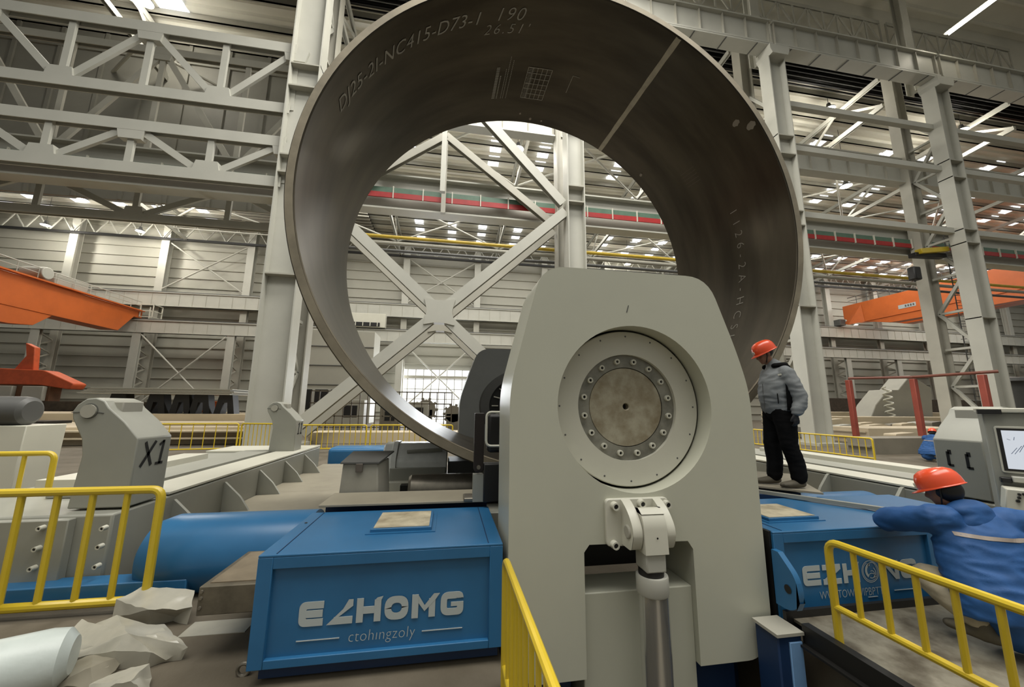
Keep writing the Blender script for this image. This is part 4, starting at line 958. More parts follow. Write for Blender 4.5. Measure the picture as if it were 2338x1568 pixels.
# ================================================================== PLASTIC SHEETS
plast = mat('plastic_sheet', (176, 172, 158), .3, var=.06, scale=6, spec=.6)
V_ = Vector
def sheet(label, pts, faces, seed, m=plast):
    """crumpled sheet: a few big planes from measured corners, then finer creases"""
    bm = bmesh.new(); vs = [bm.verts.new(W(u, v, z=z)) for (u, v, z) in pts]
    for f in faces: bm.faces.new([vs[k] for k in f])
    for e in [e for e in bm.edges if e.is_boundary]:          # skirt down to the floor
        pass
    bmesh.ops.subdivide_edges(bm, edges=bm.edges[:], cuts=5, use_grid_fill=True)
    bmesh.ops.recalc_face_normals(bm, faces=bm.faces)
    for v in bm.verts:
        q = v.co*5+V_((seed*3, 0, 0)); r1 = 1-abs(noise.noise(q))*2; r2 = 1-abs(noise.noise(q*2.6))*2
        v.co += V_((noise.noise(q*1.7)*.012, noise.noise(q*1.7+V_((5, 5, 5)))*.012, .016*r1+.007*r2)); v.co.z = max(v.co.z, FZ+.003)
    c = Vector((sum(v.co.x for v in bm.verts)/len(bm.verts), sum(v.co.y for v in bm.verts)/len(bm.verts), FZ))
    ed = [e for e in bm.edges if e.is_boundary]; r_ = bmesh.ops.extrude_edge_only(bm, edges=ed)
    for v in [g for g in r_['geom'] if isinstance(g, bmesh.types.BMVert)]:
        v.co = V_((c.x+(v.co.x-c.x)*.93, c.y+(v.co.y-c.y)*.93, FZ+.002))
    bmesh.ops.recalc_face_normals(bm, faces=bm.faces)
    for v in bm.verts: v.co -= c
    me = bpy.data.meshes.new('plastic_sheet'); bm.to_mesh(me); bm.free(); me.materials.append(m)
    me.shade_smooth(); me.set_sharp_from_angle(angle=math.radians(22))
    o = bpy.data.objects.new('plastic_sheet', me); COL.objects.link(o); o.location = c
    return tag(o, label, 'plastic sheet')
sheet('boxy crumpled plastic bundle beside the blue gear drum, farthest of the heap', [(262,1372,.29),(322,1343,.32),(444,1350,.32),(437,1392,.26),(335,1398,.28),(254,1414,.17),(345,1428,.16),(400,1412,.17)], [(0,4,1),(1,4,2),(2,4,3),(0,5,4),(5,6,4),(4,6,7),(4,7,3)], 1)
L2 = [(188,1415,.27),(207,1430,.25),(265,1411,.30),(375,1432,.27),(402,1455,.26),(428,1480,.22),(378,1512,.16),(345,1496,.23),(262,1492,.25),(140,1512,.17),(134,1476,.20),(290,1452,.33)]
sheet('large crumpled translucent plastic sheet with pointed corners in the middle of the heap', L2, [(11, (k+1) % 11, k) for k in range(11)], 2)
L3 = [(215,1492,.22),(290,1496,.20),(262,1535,.17),(215,1575,.16),(120,1575,.16),(132,1532,.17),(205,1530,.24)]
sheet('greyish plastic sheet between the white roll and the large pointed one', L3, [(6, (k+1) % 6, k) for k in range(6)], 3, mat('plastic_brown', (146, 140, 124), .4, var=.1))
L4 = [(341,1521,.23),(346,1550,.17),(335,1600,.16),(190,1600,.16),(200,1570,.19),(270,1540,.22),(298,1556,.26)]
sheet('folded plastic sheet at the bottom picture edge in front of the heap', L4, [(6, (k+1) % 6, k) for k in range(6)], 4)
t = thing('plastic_roll', 'fat white wrapped roll at the bottom left corner', 'roll', (-2.7, 3.0, FZ))
b = MB(); b.lathe([(0, 0), (.1, .0), (.15, .04), (.165, .12), (.165, 1.1), (0, 1.1)][::1], (0, 0, 0), 'x', 36)
v2 = []
for v in b.v:
    a = 3.55; x, y, z = v; v2.append((-2.22+x*math.cos(a)-y*math.sin(a), 3.0+x*math.sin(a)+y*math.cos(a), FZ+.165+z))
b.v = v2; b.build('wrap', mat('white_wrap', (196, 204, 200), .35, var=.04, bump=.3, bscale=6), t, smooth=True)
b = MB(); b.box(-1.9, -1.45, 3.42, 3.62, FZ, FZ+.004); tag(b.build('paper_sheet', plast), 'flat pale sheet on the floor right of the plastic heap', 'sheet')

# ================================================================== CRANES
t = thing('bridge_crane', 'orange bridge crane girder at the left ending on the far rail', 'crane', (-33.5, 36, 9))
cx_ = -33.0
prof = [(45.6, 10.75), (45.6, 11.9), (18, 11.9), (18, 7.7), (42.0, 7.7+.9), (43.5, 9.2)]
b = MB(); b.prism([(45.4, 10.8), (45.4, 11.5), (18, 11.5), (18, 9.0), (42.8, 9.0), (44.4, 10.8)], cx_-1.6, cx_, 'yz'); b.build('box_girder', orange, t, bevel=.03)
b = MB(); b.box(cx_, cx_+.35, 18, 45.2, 11.5, 11.62); b.build('top_flange', orange, t)
b = MB(); b.prism([(18, 9.0), (36.5, 9.0), (35.2, 7.9), (33.5, 7.7), (18, 7.7)], cx_-1.5, cx_-.05, 'yz'); b.build('lower_box', orange, t, bevel=.02)
for (a, c) in ((11.62, 12.5),):
    b = MB(); b.tube((cx_+.2, 18, c), (cx_+.2, 44.8, c), .04, 6); b.tube((cx_+.2, 18, (a+c)/2), (cx_+.2, 44.8, (a+c)/2), .03, 6); y = 18
    while y < 44.8: b.tube((cx_+.2, y, a), (cx_+.2, y, c), .03, 6); y += 1.5
    b.build('handrail', steel, t)['kind'] = 'stuff'
b = MB(); b.box(cx_-1.2, cx_, 36, 39, 11.6, 12.6); b.lathe([(0, 0), (.5, 0), (.5, 1.6), (0, 1.6)], (cx_-1.2, 35, 12.2), 'x', 14); b.build('hoist_motor', steel, t, bevel=.05)
b = MB()
for yy in (44.9, 46.2):
    for xx in (cx_+.1, cx_+1.3): b.bar((xx, yy, 10.9), (xx, yy, 12.3), .08, .08)
for zz in (10.95, 11.6, 12.3): b.bar((cx_+.1, 44.9, zz), (cx_+1.3, 44.9, zz), .08, .08); b.bar((cx_+1.3, 44.9, zz), (cx_+1.3, 46.2, zz), .08, .08)
b.build('end_cage', cream2, t)
t = thing('bridge_crane', 'orange bridge crane girder at the right ending on the far rail', 'crane', (59, 36, 13.6))
b = MB(); b.prism([(45.8, 15.3), (45.8, 17.2), (20, 17.2), (20, 14.4), (43, 14.3), (44.6, 14.5)], 58.6, 60.2, 'yz'); b.build('box_girder', orange, t, bevel=.03)
b = MB(); b.add([(58.55, 43.2, 16.9), (58.55, 45.8, 14.6), (58.1, 44.9, 14.2), (58.55, 43, 14.3)], [(0, 1, 2), (0, 2, 3)]); b.build('end_rib', orange, t)
b = MB(); b.prism([(43, 14.3), (20, 14.4), (20, 13.1), (40, 13.5)], 58.7, 60, 'yz'); b.build('lower_box', orange, t, bevel=.02)
b = MB(); b.tube((58.7, 20, 18.3), (58.7, 45, 18.3), .05, 6); b.tube((58.7, 20, 17.8), (58.7, 45, 17.8), .04, 6); y = 20
while y < 45: b.tube((58.7, y, 17.2), (58.7, y, 18.3), .04, 6); y += 1.4
b.build('handrail', darkgrey, t)['kind'] = 'stuff'
b = MB(); b.box(57.6, 58.6, 45.6, 46.8, 14.27, 15.2); b.lathe([(0, 0), (.4, 0), (.4, .5), (0, .5)], (57.9, 46, 14.7), 'x', 14); b.build('end_carriage', darkgrey, t, bevel=.05)
b = MB(); b.lathe([(0, -.05), (.25, 0), (0, .1)], (58.8, 44.4, 14.1), 'z', 14); b.build('work_lamp', lampw, t, smooth=True)
b = MB(); b.box(58.57, 58.6, 36.9, 38.8, 15.0, 15.5); o = b.build('nameplate', decal, t, smooth=False, label='small white plate with blurred grey marks')
for k in range(4): b = MB(); b.box(58.56, 58.57, 37.05+k*.28, 37.22+k*.28, 15.12, 15.4); b.build('mark', darkgrey, o)
t = thing('bridge_crane', 'second orange crane girder nearer the right picture edge', 'crane', (66, 36, 13.6))
b = MB(); b.prism([(45.8, 15.3), (45.8, 17.4), (20, 17.4), (20, 14.4), (43, 14.3)], 65.6, 67.2, 'yz'); b.build('box_girder', orange, t, bevel=.03)

# ================================================================== BACKGROUND GOODS
def slab(label, x0, x1, y0, y1, z0, z1, m=platem, nm='steel_plate_stack', cat='steel plates', skew=.0):
    b = MB(); b.hexa([(x0, y0, z0), (x1, y0+skew, z0), (x1, y1+skew, z0), (x0, y1, z0), (x0, y0, z1), (x1, y0+skew, z1), (x1, y1+skew, z1), (x0, y1, z1)])
    z = z0+.25; 
    while z < z1-.1: b.box(x0-.1, x1+.1, min(y0, y0+skew)+.1, max(y1, y1+skew), z, z+.06); z += .28
    return tag(b.build(nm, m, smooth=False), label, cat)
slab('low stack of pale cream steel plates filling the floor behind the left railings', -26, -8.0, 17.5, 22.5, FZ, .85, skew=.8)
slab('second stack of pale cream plates under the black trestles at left', -26, -10.2, 23.6, 29, FZ, 1.25)
slab('pale plates below the small 11 pedestal', -14, -7.8, 19.0, 20.5, .86, 1.0, skew=.3)
slab('cream plate stack behind the fences below the ring', -6, 1.2, 18.1, 19.5, FZ, .62)
slab('dark slotted plate lying on the pale stack by the left roller', -24.5, -18, 20.5, 21.8, .86, .98, black)
t = thing('plate_pile', 'thin grey sheets stacked on black trestles left of the ring', 'sheet stack', (-16, 26, 1.25))
for k in range(5): b = MB(); b.box(-20.2+.15*k, -12.6+.1*(k % 3), 24.4, 28.4, 2.35+k*.07, 2.40+k*.07); b.build('sheet', (steel, steel_d)[k % 2], t)
for x in (-18.5, -16.6, -15.3, -14.3, -13.0):
    b = MB(); b.prism([(x-.55, 1.25), (x-.2, 1.25), (x-.12, 1.9), (x+.12, 1.9), (x+.2, 1.25), (x+.55, 1.25), (x+.35, 2.35), (x-.35, 2.35)], 24.8, 25.4); b.build('trestle', black, t)
b = MB(); b.hexa([(-16.6, 28.6, 1.26), (-15.6, 28.6, 1.26), (-15.6, 29.2, 1.26), (-16.6, 29.2, 1.26), (-16.9, 28.6, 2.0), (-15.3, 28.6, 2.0), (-15.3, 29.2, 2.0), (-16.9, 29.2, 2.0)]); tag(b.build('orange_bin', orange, bevel=.03), 'orange bin between the black trestles', 'bin')
t = thing('orange_machine', 'long low orange machine with a raised arm against the far wall at left', 'machine', (-29, 31, FZ))
b = MB(); b.prism(rounded([(-34, 3.0), (-34, 4.2), (-27.5, 4.0), (-25.6, 3.1), (-25.8, 2.7), (-27.6, 3.0)], .15), 30.6, 31.6); b.build('boom', mat('orange_red', (206, 92, 50), .5), t, bevel=.05)
b = MB(); b.prism([(-29.6, 3.9), (-28.4, 3.9), (-28.6, 5.6), (-29.2, 5.9), (-29.0, 5.0)], 30.9, 31.3); b.build('arm', mat('orange_red', (206, 92, 50), .5), t, bevel=.04)
b = MB(); b.box(-34, -27, 30.7, 31.5, FZ, 3.0); b.build('body', mat('rusty', (120, 84, 60), .7, var=.25, scale=1), t)
for k in range(4): b = MB(); b.box(-33.6+k*1.75, -32.4+k*1.75, 30.4, 30.7, 1.9, 2.9); b.build('panel', steel, t, bevel=.04)
slab('dark heap of stored steel parts behind the pale plates at far left', -34, -20, 29.5, 30.3, FZ, 1.9, mat('dark_goods', (72, 62, 50), .7, var=.2), 'stored_parts', 'stored parts')
b = MB(); b.box(-11.8, -7.6, 44.5, 45.3, 10.745, 12.4); o = tag(b.build('switch_box', cream2, bevel=.04), 'big white equipment box on the lower rail girder seen through the ring', 'equipment box')
b = MB(); b.box(-11.7, -8.2, 44.4, 44.5, 10.85, 11.3); g = b.build('grille', black, o)
for k in range(5): b = MB(); b.box(-11.7+k*.8, -11.62+k*.8, 44.32, 44.4, 10.85, 11.3); b.build('grille_bar', cream2, g)
# control room and machines under the ring
t = thing('control_room', 'grey panelled cabin with dark windows behind the left column', 'cabin', (-11, 38, FZ))
b = MB(); b.box(-15.4, -7.2, 37, 40, FZ, 8.8); b.build('walls', clad, t, bevel=.02)
for z in (3.6, 5.4, 7.2): b = MB(); b.box(-15.4, -7.2, 36.93, 37, z, z+.08); b.build('panel_joint', darkgrey, t)
b = MB(); b.box(-13.6, -9.6, 36.9, 37.0, 1.3, 3.3); f_ = b.build('window_frame', steel, t)
for k in range(3): b = MB(); b.box(-13.4+k*1.35, -12.3+k*1.35, 36.85, 36.9, 1.4, 3.2); b.build('pane', black, f_)
t = thing('mesh_fence', 'brown wire mesh safety fence behind the far yellow railings under the ring', 'fence', (-4, 22, FZ))
b = MB(); X = -7.8
while X < .2: b.box(X, X+.05, 22, 22.05, FZ, 2.6 if X > -7.4 else 1.6); X += .42
for z in (.6, 1.2, 1.9, 2.55): b.box(-7.4 if z > 1.6 else -7.8, .2, 22, 22.05, z, z+.06)
b.build('mesh', mat('fence_brown', (96, 88, 74), .6), t, smooth=False)
for (x, y, w_, h_, m, n) in ((-5.9, 24.5, 1.6, 2.0, steel_d, 'tall grey electrical cabinet behind the mesh fence, the left one'), (-3.6, 24.8, 1.2, 1.6, scrapm, 'squat grey cabinet behind the mesh fence, the middle one'), (-1.9, 25.2, 1.3, 1.9, steel_d, 'grey cabinet with a black panel behind the mesh fence, the right one')):
    t = thing('electrical_cabinet', n, 'cabinet', (x, y, FZ)); b = MB(); b.box(x-w_/2, x+w_/2, y, y+.8, FZ, h_+FZ); b.build('body', m, t, bevel=.03)
    b = MB(); b.box(x-w_*.25, x+w_*.25, y-.03, y, h_*.55, h_*.9); b.build('panel', black, t)
for (u, v, yy, s, n) in ((972, 935, 30, .75, 'dark spiky machine part in front of the bright doorway'), (1035, 945, 28, .6, 'dark coil machine beside the rear housing in front of the doorway')):
    c = W(u, v, y=yy); t = thing('machine_part', n, 'machine part', (c.x, c.y, FZ))
    b = MB(); b.lathe([(0, 0), (s, 0), (s*1.05, .3), (s*.6, .5), (0, .5)], (c.x, c.y, c.z), 'y', 12)
    for k in range(10): a = 2*PI*k/10; b.bar((c.x, c.y+.2, c.z), (c.x+s*1.25*math.cos(a), c.y+.2, c.z+s*1.25*math.sin(a)), .14, .2)
    b.build('wheel', scrapm, t); b = MB(); b.box(c.x-.5, c.x+.5, c.y, c.y+.8, FZ, c.z); b.build('base', scrapm, t)
# right side goods
rg = [('long pale cream parts laid on the floor behind the red posts, nearest layer', 21, 28, 16.0, 18.4, FZ, .9, platem), ('pale cream beams stacked behind the red posts, upper layer', 24, 44, 21, 23, FZ, 1.35, platem),
      ('pale stack far behind the red posts', 28, 58, 27, 30, FZ, 1.6, platem), ('brown grey heap of parts under the right fence', 16.2, 24, 12.2, 13.2, FZ, .75, scrapm), ('row of dark machines at the foot of the right far wall', 46, 72, 40, 42, FZ, 3.2, mat('dark_goods', (72, 62, 50), .7, var=.2))]
for (n, x0_, x1_, y0_, y1_, z0_, z1_, m) in rg: slab(n, x0_, x1_, y0_, y1_, z0_, z1_, m, 'stored_parts', 'stored parts')
random.seed(11)
for i in range(27):
    rw, cl = divmod(i, 9); x = 20.9+cl*2.3+rw*.6; y = (14.2, 19.2, 20.2)[rw]; L = random.uniform(1.2, 2.1); hh = random.uniform(.5, .8) if rw == 0 else random.uniform(.8, 1.25)
    b = MB(); b.prism(rounded([(x-L/2, FZ), (x+L/2, FZ), (x+L/2, FZ+hh*.75), (x+L*.2, FZ+hh), (x-L/2, FZ+hh*.9)], .08), y, y+.5)
    tag(b.build('stored_part', (platem, scrapm, steel, platem)[i % 4], smooth=False), 'pale cut steel part in the jumble behind the right railing', 'stored part', 'jumble of stored parts right')
for i, (xx, yy, zt) in enumerate(((19.2, 15.2, 3.25), (20.3, 13.35, 3.2), (20.1, 11.05, 3.2), (19.4, 17.1, 3.1))):
    n = ('leftmost of the three red oxide posts joined by the bar', 'middle one of the three red oxide posts joined by the bar', 'red oxide post nearest the control cabinet', 'red oxide post just behind the standing worker')[i]
    b = MB(); b.box(xx-.10, xx+.10, yy-.1, yy+.1, FZ, zt); tag(b.build('red_post', redp, bevel=.02), n, 'post')
b = MB(); b.path([(19.2, 15.2, 3.33), (20.3, 13.35, 3.28), (20.1, 11.05, 3.28), (20.3, 10.7, 3.3)], .06, 8); tag(b.build('top_bar', mat('rust_bar', (120, 70, 56), .6)), 'thin rusty bar laid across the tops of the red posts', 'bar')
b = MB(); b.box(14.8, 16.5, 18.6, 19.6, FZ, 2.3); tag(b.build('blue_bin', mat('navy_bin', (52, 66, 92), .6), bevel=.05), 'navy blue container behind the standing worker', 'container')
t = thing('extraction_unit', 'dark round-topped unit at the right edge beside the far right column', 'machine', (33.5, 17.6, FZ))
b = MB(); b.lathe([(0, 3.9), (.9, 3.8), (1.0, 3.6), (.6, 3.5), (.45, 2.0), (.8, 1.8), (.8, FZ), (0, FZ)], (33.8, 17.4, 0), 'z', 24); b.build('shell', darkgrey, t, smooth=True)
t = thing('welding_machine', 'grey angular welding machine behind the red posts at right', 'machine', (34, 24, FZ))
b = MB(); b.prism([(31.5, FZ), (38, FZ), (38.5, 3.6), (36.6, 4.6), (35.2, 3.4), (34.2, 3.4), (32.8, 2.2)], 24.2, 25.6); b.build('frame', steel_d, t, bevel=.05)
b = MB(); b.path([(33.2+.25*math.cos(k*.7), 23.6+.25*math.sin(k*.7), .6+k*.05) for k in range(60)], .06, 6); b.build('spiral_hose', cream2, t)
# ================================================================== PEOPLE
skin = mat('skin', (150, 108, 84), .55, var=.05, scale=8)
helm = mat('helmet_orange', (232, 82, 44), .25, var=.02, coat=.4)
jgrey = mat('grey_jacket', (128, 132, 134), .75, var=.06, scale=8, bump=.35, bscale=9)
jblue = mat('blue_jacket', (26, 78, 136), .7, var=.08, scale=6, bump=.35, bscale=8)
boot = mat('boot', (92, 86, 72), .7, var=.1, scale=10)
beige = mat('beige_trousers', (170, 160, 138), .8, var=.1, scale=8, bump=.3, bscale=12)
def ell(bm, c, r, rot=None, sub=3):
    g = bmesh.ops.create_icosphere(bm, subdivisions=sub, radius=1)
    M = Matrix.Translation(Vector(c)) @ (rot.to_4x4() if rot else Matrix()) @ Matrix.Diagonal((*r, 1))
    bmesh.ops.transform(bm, matrix=M, verts=g['verts'])
def limb(bm, pts, side=(0, 1, 0), n=18):
    """pts: (point, half-width along side, half-depth)"""
    rings = []; sd = Vector(side).normalized()
    for i, (p, rw, rd) in enumerate(pts):
        p = Vector(p); a = Vector(pts[max(0, i-1)][0]); c = Vector(pts[min(len(pts)-1, i+1)][0]); d = (c-a).normalized()
        x = (sd-d*sd.dot(d)); x = x.normalized() if x.length > .1 else d.orthogonal().normalized(); y = d.cross(x)
        rings.append([bm.verts.new(p+x*rw*math.cos(2*PI*k/n)+y*rd*math.sin(2*PI*k/n)) for k in range(n)])
    for a, c in zip(rings[:-1], rings[1:]):
        for k in range(n): bm.faces.new((a[k], a[(k+1) % n], c[(k+1) % n], c[k]))
    bm.faces.new(rings[0][::-1]); bm.faces.new(rings[-1])
    for (p, rw, rd) in (pts[0], pts[-1]): ell(bm, p, (min(rw, rd)*.98,)*3, sub=2)
def organic(name, fn, m, voxel=.012, smooth=2, parent=None, org=None, wrinkle=0):
    bm = bmesh.new(); fn(bm); bmesh.ops.recalc_face_normals(bm, faces=bm.faces)
    me = bpy.data.meshes.new(name); bm.to_mesh(me); bm.free()
    ob = bpy.data.objects.new('tmp', me); COL.objects.link(ob)
    r_ = ob.modifiers.new('r', 'REMESH'); r_.mode = 'VOXEL'; r_.voxel_size = voxel
    s_ = ob.modifiers.new('s', 'SMOOTH'); s_.iterations = smooth; s_.factor = .5
    dg = bpy.context.evaluated_depsgraph_get(); dg.update()
    m2 = bpy.data.meshes.new_from_object(ob.evaluated_get(dg)); bpy.data.objects.remove(ob); bpy.data.meshes.remove(me)
    o0 = ORG[parent] if parent is not None else Vector(org)
    if wrinkle:
        ns = [v.normal.copy() for v in m2.vertices]
        for v, nn in zip(m2.vertices, ns):
            q = v.co; v.co = q+nn*wrinkle*((1-abs(noise.noise(Vector((q.x*7, q.y*7, q.z*19))))*2.2)*.6+noise.noise(q*14)*.5)
    for v in m2.vertices: v.co -= o0
    m2.materials.clear(); m2.materials.append(m); m2.name = name; m2.shade_smooth()
    o = bpy.data.objects.new(name, m2); COL.objects.link(o); ORG[o] = o0
    if parent is not None: o.parent = parent
    else: o.location = o0
    return o
def hand(bm, wrist, d, palm_n, r=.0095):
    """wrist point, finger direction, palm normal: palm, four curled fingers, thumb"""
    d = Vector(d).normalized(); nrm = Vector(palm_n); nrm = (nrm-d*nrm.dot(d)).normalized(); s = d.cross(nrm); w = Vector(wrist)
    limb(bm, [(w, .024, .018), (w+d*.04, .036, .017), (w+d*.09, .040, .016)], s)
    for i, L in enumerate((.068, .078, .072, .056)):
        b0 = w+d*.085+s*(-.03+.02*i); L3 = L/3
        d1 = (d+nrm*.25).normalized(); d2 = (d+nrm*.9).normalized(); d3 = (d*.5+nrm).normalized()
        p1 = b0+d1*L3*1.3; p2 = p1+d2*L3; p3 = p2+d3*L3*.8
        limb(bm, [(b0, r, r), (p1, r*.95, r*.95), (p2, r*.88, r*.88), (p3, r*.75, r*.75)], s, 8)
    b0 = w+d*.03-s*.03; limb(bm, [(b0, r*1.3, r*1.2), (b0-s*.02+d*.03+nrm*.012, r*1.15, r*1.1), (b0-s*.022+d*.058+nrm*.026, r, r*.9)], s, 8)
def head_geo(bm, c, f, up, k=1.0):
    """head centre, facing, up"""
    f = Vector(f).normalized(); up = Vector(up); up = (up-f*up.dot(f)).normalized(); l = up.cross(f)
    R_ = Matrix((f, l, up)).transposed()
    T = lambda a, b_, c_: Vector(c)+f*a*k+l*b_*k+up*c_*k
    ell(bm, T(-.01, 0, .03), (.098*k, .077*k, .105*k), R_, 3); ell(bm, T(.025, 0, -.04), (.066*k, .060*k, .075*k), R_, 3)
    ell(bm, T(.06, 0, -.09), (.026*k, .028*k, .022*k), R_, 2)
    limb(bm, [(T(.083, 0, .02), .008, .008), (T(.105, 0, -.022), .014, .013), (T(.09, 0, -.032), .016, .01)], l, 10)
    ell(bm, T(.078, 0, -.058), (.014*k, .026*k, .007*k), R_, 2); ell(bm, T(.076, 0, -.07), (.013*k, .022*k, .007*k), R_, 2)
    ell(bm, T(.075, 0, .028), (.016*k, .055*k, .010*k), R_, 2)
    for sg in (-1, 1):
        ell(bm, T(-.01, sg*.078, -.01), (.018*k, .008*k, .032*k), R_, 2)
        ell(bm, T(.055, sg*.035, -.025), (.02*k, .02*k, .025*k), R_, 2)
def helmet(parent, c, f, up, k=1.0, lampbadge=True):
    f = Vector(f).normalized(); up = Vector(up); up = (up-f*up.dot(f)).normalized(); l = up.cross(f); c = Vector(c)
    bm = bmesh.new(); n_ = 40
    prof = [(1.0, -.03), (1.0, .0), (.985, .3), (.93, .55), (.80, .78), (.55, .94), (.28, 1.0)]
    rings = []
    for (r_, h_) in prof:
        rr = []
        for k_ in range(n_):
            a = 2*PI*k_/n_; ra, rb = .140*k, .112*k; ridge = 1+.012*max(0, math.cos(a*2))**8
            rr.append(bm.verts.new(c+f*(ra*r_*math.cos(a))*ridge+l*(rb*r_*math.sin(a))+up*(h_*.135*k)))
        rings.append(rr)
    for a_, b_ in zip(rings[:-1], rings[1:]):
        for i in range(n_): bm.faces.new((a_[i], a_[(i+1) % n_], b_[(i+1) % n_], b_[i]))
    top = bm.verts.new(c+up*.137*k)
    for i in range(n_): bm.faces.new((rings[-1][i], rings[-1][(i+1) % n_], top))
    brim = []
    for k_ in range(n_):
        a = 2*PI*k_/n_; e = .010+.042*max(0, math.cos(a))**2
        brim.append(bm.verts.new(c+f*((.140*k+e*k)*math.cos(a))+l*((.112+.012)*k*math.sin(a))-up*(.008+.012*max(0, math.cos(a)))*k))
    for i in range(n_): bm.faces.new((brim[i], brim[(i+1) % n_], rings[0][(i+1) % n_], rings[0][i]))
    bmesh.ops.recalc_face_normals(bm, faces=bm.faces)
    for v in bm.verts: v.co -= ORG[parent]
    me = bpy.data.meshes.new('helmet'); bm.to_mesh(me); bm.free(); me.materials.append(helm); me.shade_smooth()
    o = bpy.data.objects.new('helmet', me); COL.objects.link(o); o.parent = parent; ORG[o] = ORG[parent]
    sm = o.modifiers.new('thickness', 'SOLIDIFY'); sm.thickness = .004
    if lampbadge:
        b = MB(); q = c+f*.142*k+up*.03*k; b.bar(q-l*.02, q+l*.02, .012, .035, up); b.build('front_badge', cream2, o, bevel=.003)
    return o
def strap(parent, pts): b = MB(); b.path(pts, .006, 6); b.build('chin_strap', black, parent, smooth=True)

# ---- standing worker
base = W(1806, 1105, z=.905); base = Vector((4.01, 4.03, .948))
f_ = Vector((-.95, .20, 0)).normalized(); l_ = Vector((-f_.y, f_.x, 0))
def L(a, b_, z): return base+f_*a+l_*b_+Vector((0, 0, z))
hf = (f_*.9+Vector((0, 0, -.42))).normalized(); hu = Vector((0, 0, 1))+f_*.35
def body1(bm):
    limb(bm, [(L(0, 0, .86), .13, .10), (L(.01, 0, 1.05), .13, .09), (L(.01, 0, 1.3), .16, .10), (L(.0, 0, 1.38), .12, .08)], l_)
    limb(bm, [(L(.0, 0, 1.36), .055, .055), (L(.05, 0, 1.47), .05, .052), (L(.085, 0, 1.53), .05, .05)], l_)
    head_geo(bm, L(.115, 0, 1.575), hf, hu)
    for sg, fa in ((1, -.05), (-1, .08)):
        limb(bm, [(L(0, .08*sg, .88), .075, .08), (L(.03+fa*.5, .1*sg, .48), .05, .055), (L(fa-.02, .11*sg, .1), .035, .04)], l_)
        limb(bm, [(L(fa-.04, .11*sg, .06), .035, .04), (L(fa+.14, .12*sg, .035), .035, .025)], l_)
        limb(bm, [(L(0, .17*sg, 1.33), .05, .05), (L(-.095, .233*sg, 1.06), .036, .036), (L(-.03, .245*sg, .86), .026, .026)], l_)
        hand(bm, L(-.02, .245*sg, .85), (.05, 0, -1), -l_*sg+f_*.3)
p1 = organic('person', body1, skin, .009, 2, org=base)
tag(p1, 'person standing on the deck in orange helmet, grey padded jacket and black trousers', 'person')
def trous(bm):
    limb(bm, [(L(0, 0, .98), .175, .15), (L(0, 0, .86), .18, .155)], l_)
    for sg, fa in ((1, -.05), (-1, .08)):
        limb(bm, [(L(0, .08*sg, .9), .105, .14), (L(.01+fa*.2, .095*sg, .7), .10, .115), (L(.02+fa*.5, .105*sg, .48), .082, .092), (L(fa*.8-.02, .11*sg, .28), .08, .088), (L(fa-.02, .115*sg, .13), .075, .085), (L(fa-.01, .115*sg, .09), .07, .08)], l_)
organic('trousers', trous, blackrub, .012, 2, p1, wrinkle=.006)
def jack(bm):
    limb(bm, [(L(-.01, 0, .87), .19, .155), (L(0, 0, .93), .19, .175), (L(.015, 0, 1.08), .20, .185), (L(.01, 0, 1.22), .205, .17), (L(-.01, 0, 1.33), .20, .14), (L(0, 0, 1.40), .13, .10), (L(.015, 0, 1.44), .085, .085)], l_, 26)
    for sg in (1, -1):
        limb(bm, [(L(-.01, .17*sg, 1.34), .075, .085), (L(-.05, .215*sg, 1.2), .072, .085), (L(-.10, .235*sg, 1.05), .068, .082), (L(-.09, .24*sg, .95), .062, .072), (L(-.03, .25*sg, .86), .052, .058)], l_)
jk = organic('jacket', jack, jgrey, .012, 2, p1, wrinkle=.011)
def hood(bm):
    for k_ in range(15):
        a = math.radians(60+240*k_/14); ell(bm, L(-.0+.10*math.cos(a), .105*math.sin(a), 1.425+.012*math.cos(a)*-1), (.045, .045, .036), None, 2)
    ell(bm, L(-.12, 0, 1.40), (.05, .08, .06), None, 2)
organic('hood', hood, blackrub, .012, 2, p1)
b = MB()     # black side panel of the jacket and details, following its surface
def onjack(a, z, off=.004):
    # points on the camera side of the torso
    rad = np.interp(z, [.87, .93, 1.08, 1.22, 1.33], [.19, .205, .215, .22, .20]); dep = np.interp(z, [.87, .93, 1.08, 1.22, 1.33], [.155, .175, .185, .17, .14])
    return L(math.cos(a)*dep+.005, math.sin(a)*rad+off, z)
vs = []; fs = []
zz = [.88+.05*k for k in range(9)]
for k, z in enumerate(zz):
    for a in (78, 90, 102, 114): vs.append(onjack(math.radians(a), z, .012)+l_*.0+f_*.0)
for k in range(len(zz)-1):
    for i in range(3): fs.append((k*4+i, k*4+i+1, k*4+5+i, k*4+4+i))
b.add(vs, fs); b.build('side_panel', blackrub, jk, smooth=True)
b = MB(); b.path([onjack(math.radians(52), z, .014) for z in (1.08, 1.02, .96)], .005, 6); b.build('pocket_zip', blackrub, jk)
b = MB(); b.path([L(math.cos(math.radians(12))*.187+.012, math.sin(math.radians(12))*.2, z) for z in (.9, 1.0, 1.1, 1.2)], .004, 6); b.build('front_zip', darkgrey, jk)
b = MB(); b.bar(onjack(math.radians(55), 1.30, .016), onjack(math.radians(68), 1.305, .016), .004, .02); b.build('chest_emblem', cream2, jk)
def boots(bm):
    for sg, fa in ((1, -.05), (-1, .08)):
        limb(bm, [(L(fa-.02, .115*sg, .15), .052, .058), (L(fa-.02, .115*sg, .06), .05, .055), (L(fa+.04, .12*sg, .045), .05, .045), (L(fa+.15, .125*sg, .035), .052, .032), (L(fa+.19, .125*sg, .03), .042, .025)], l_)
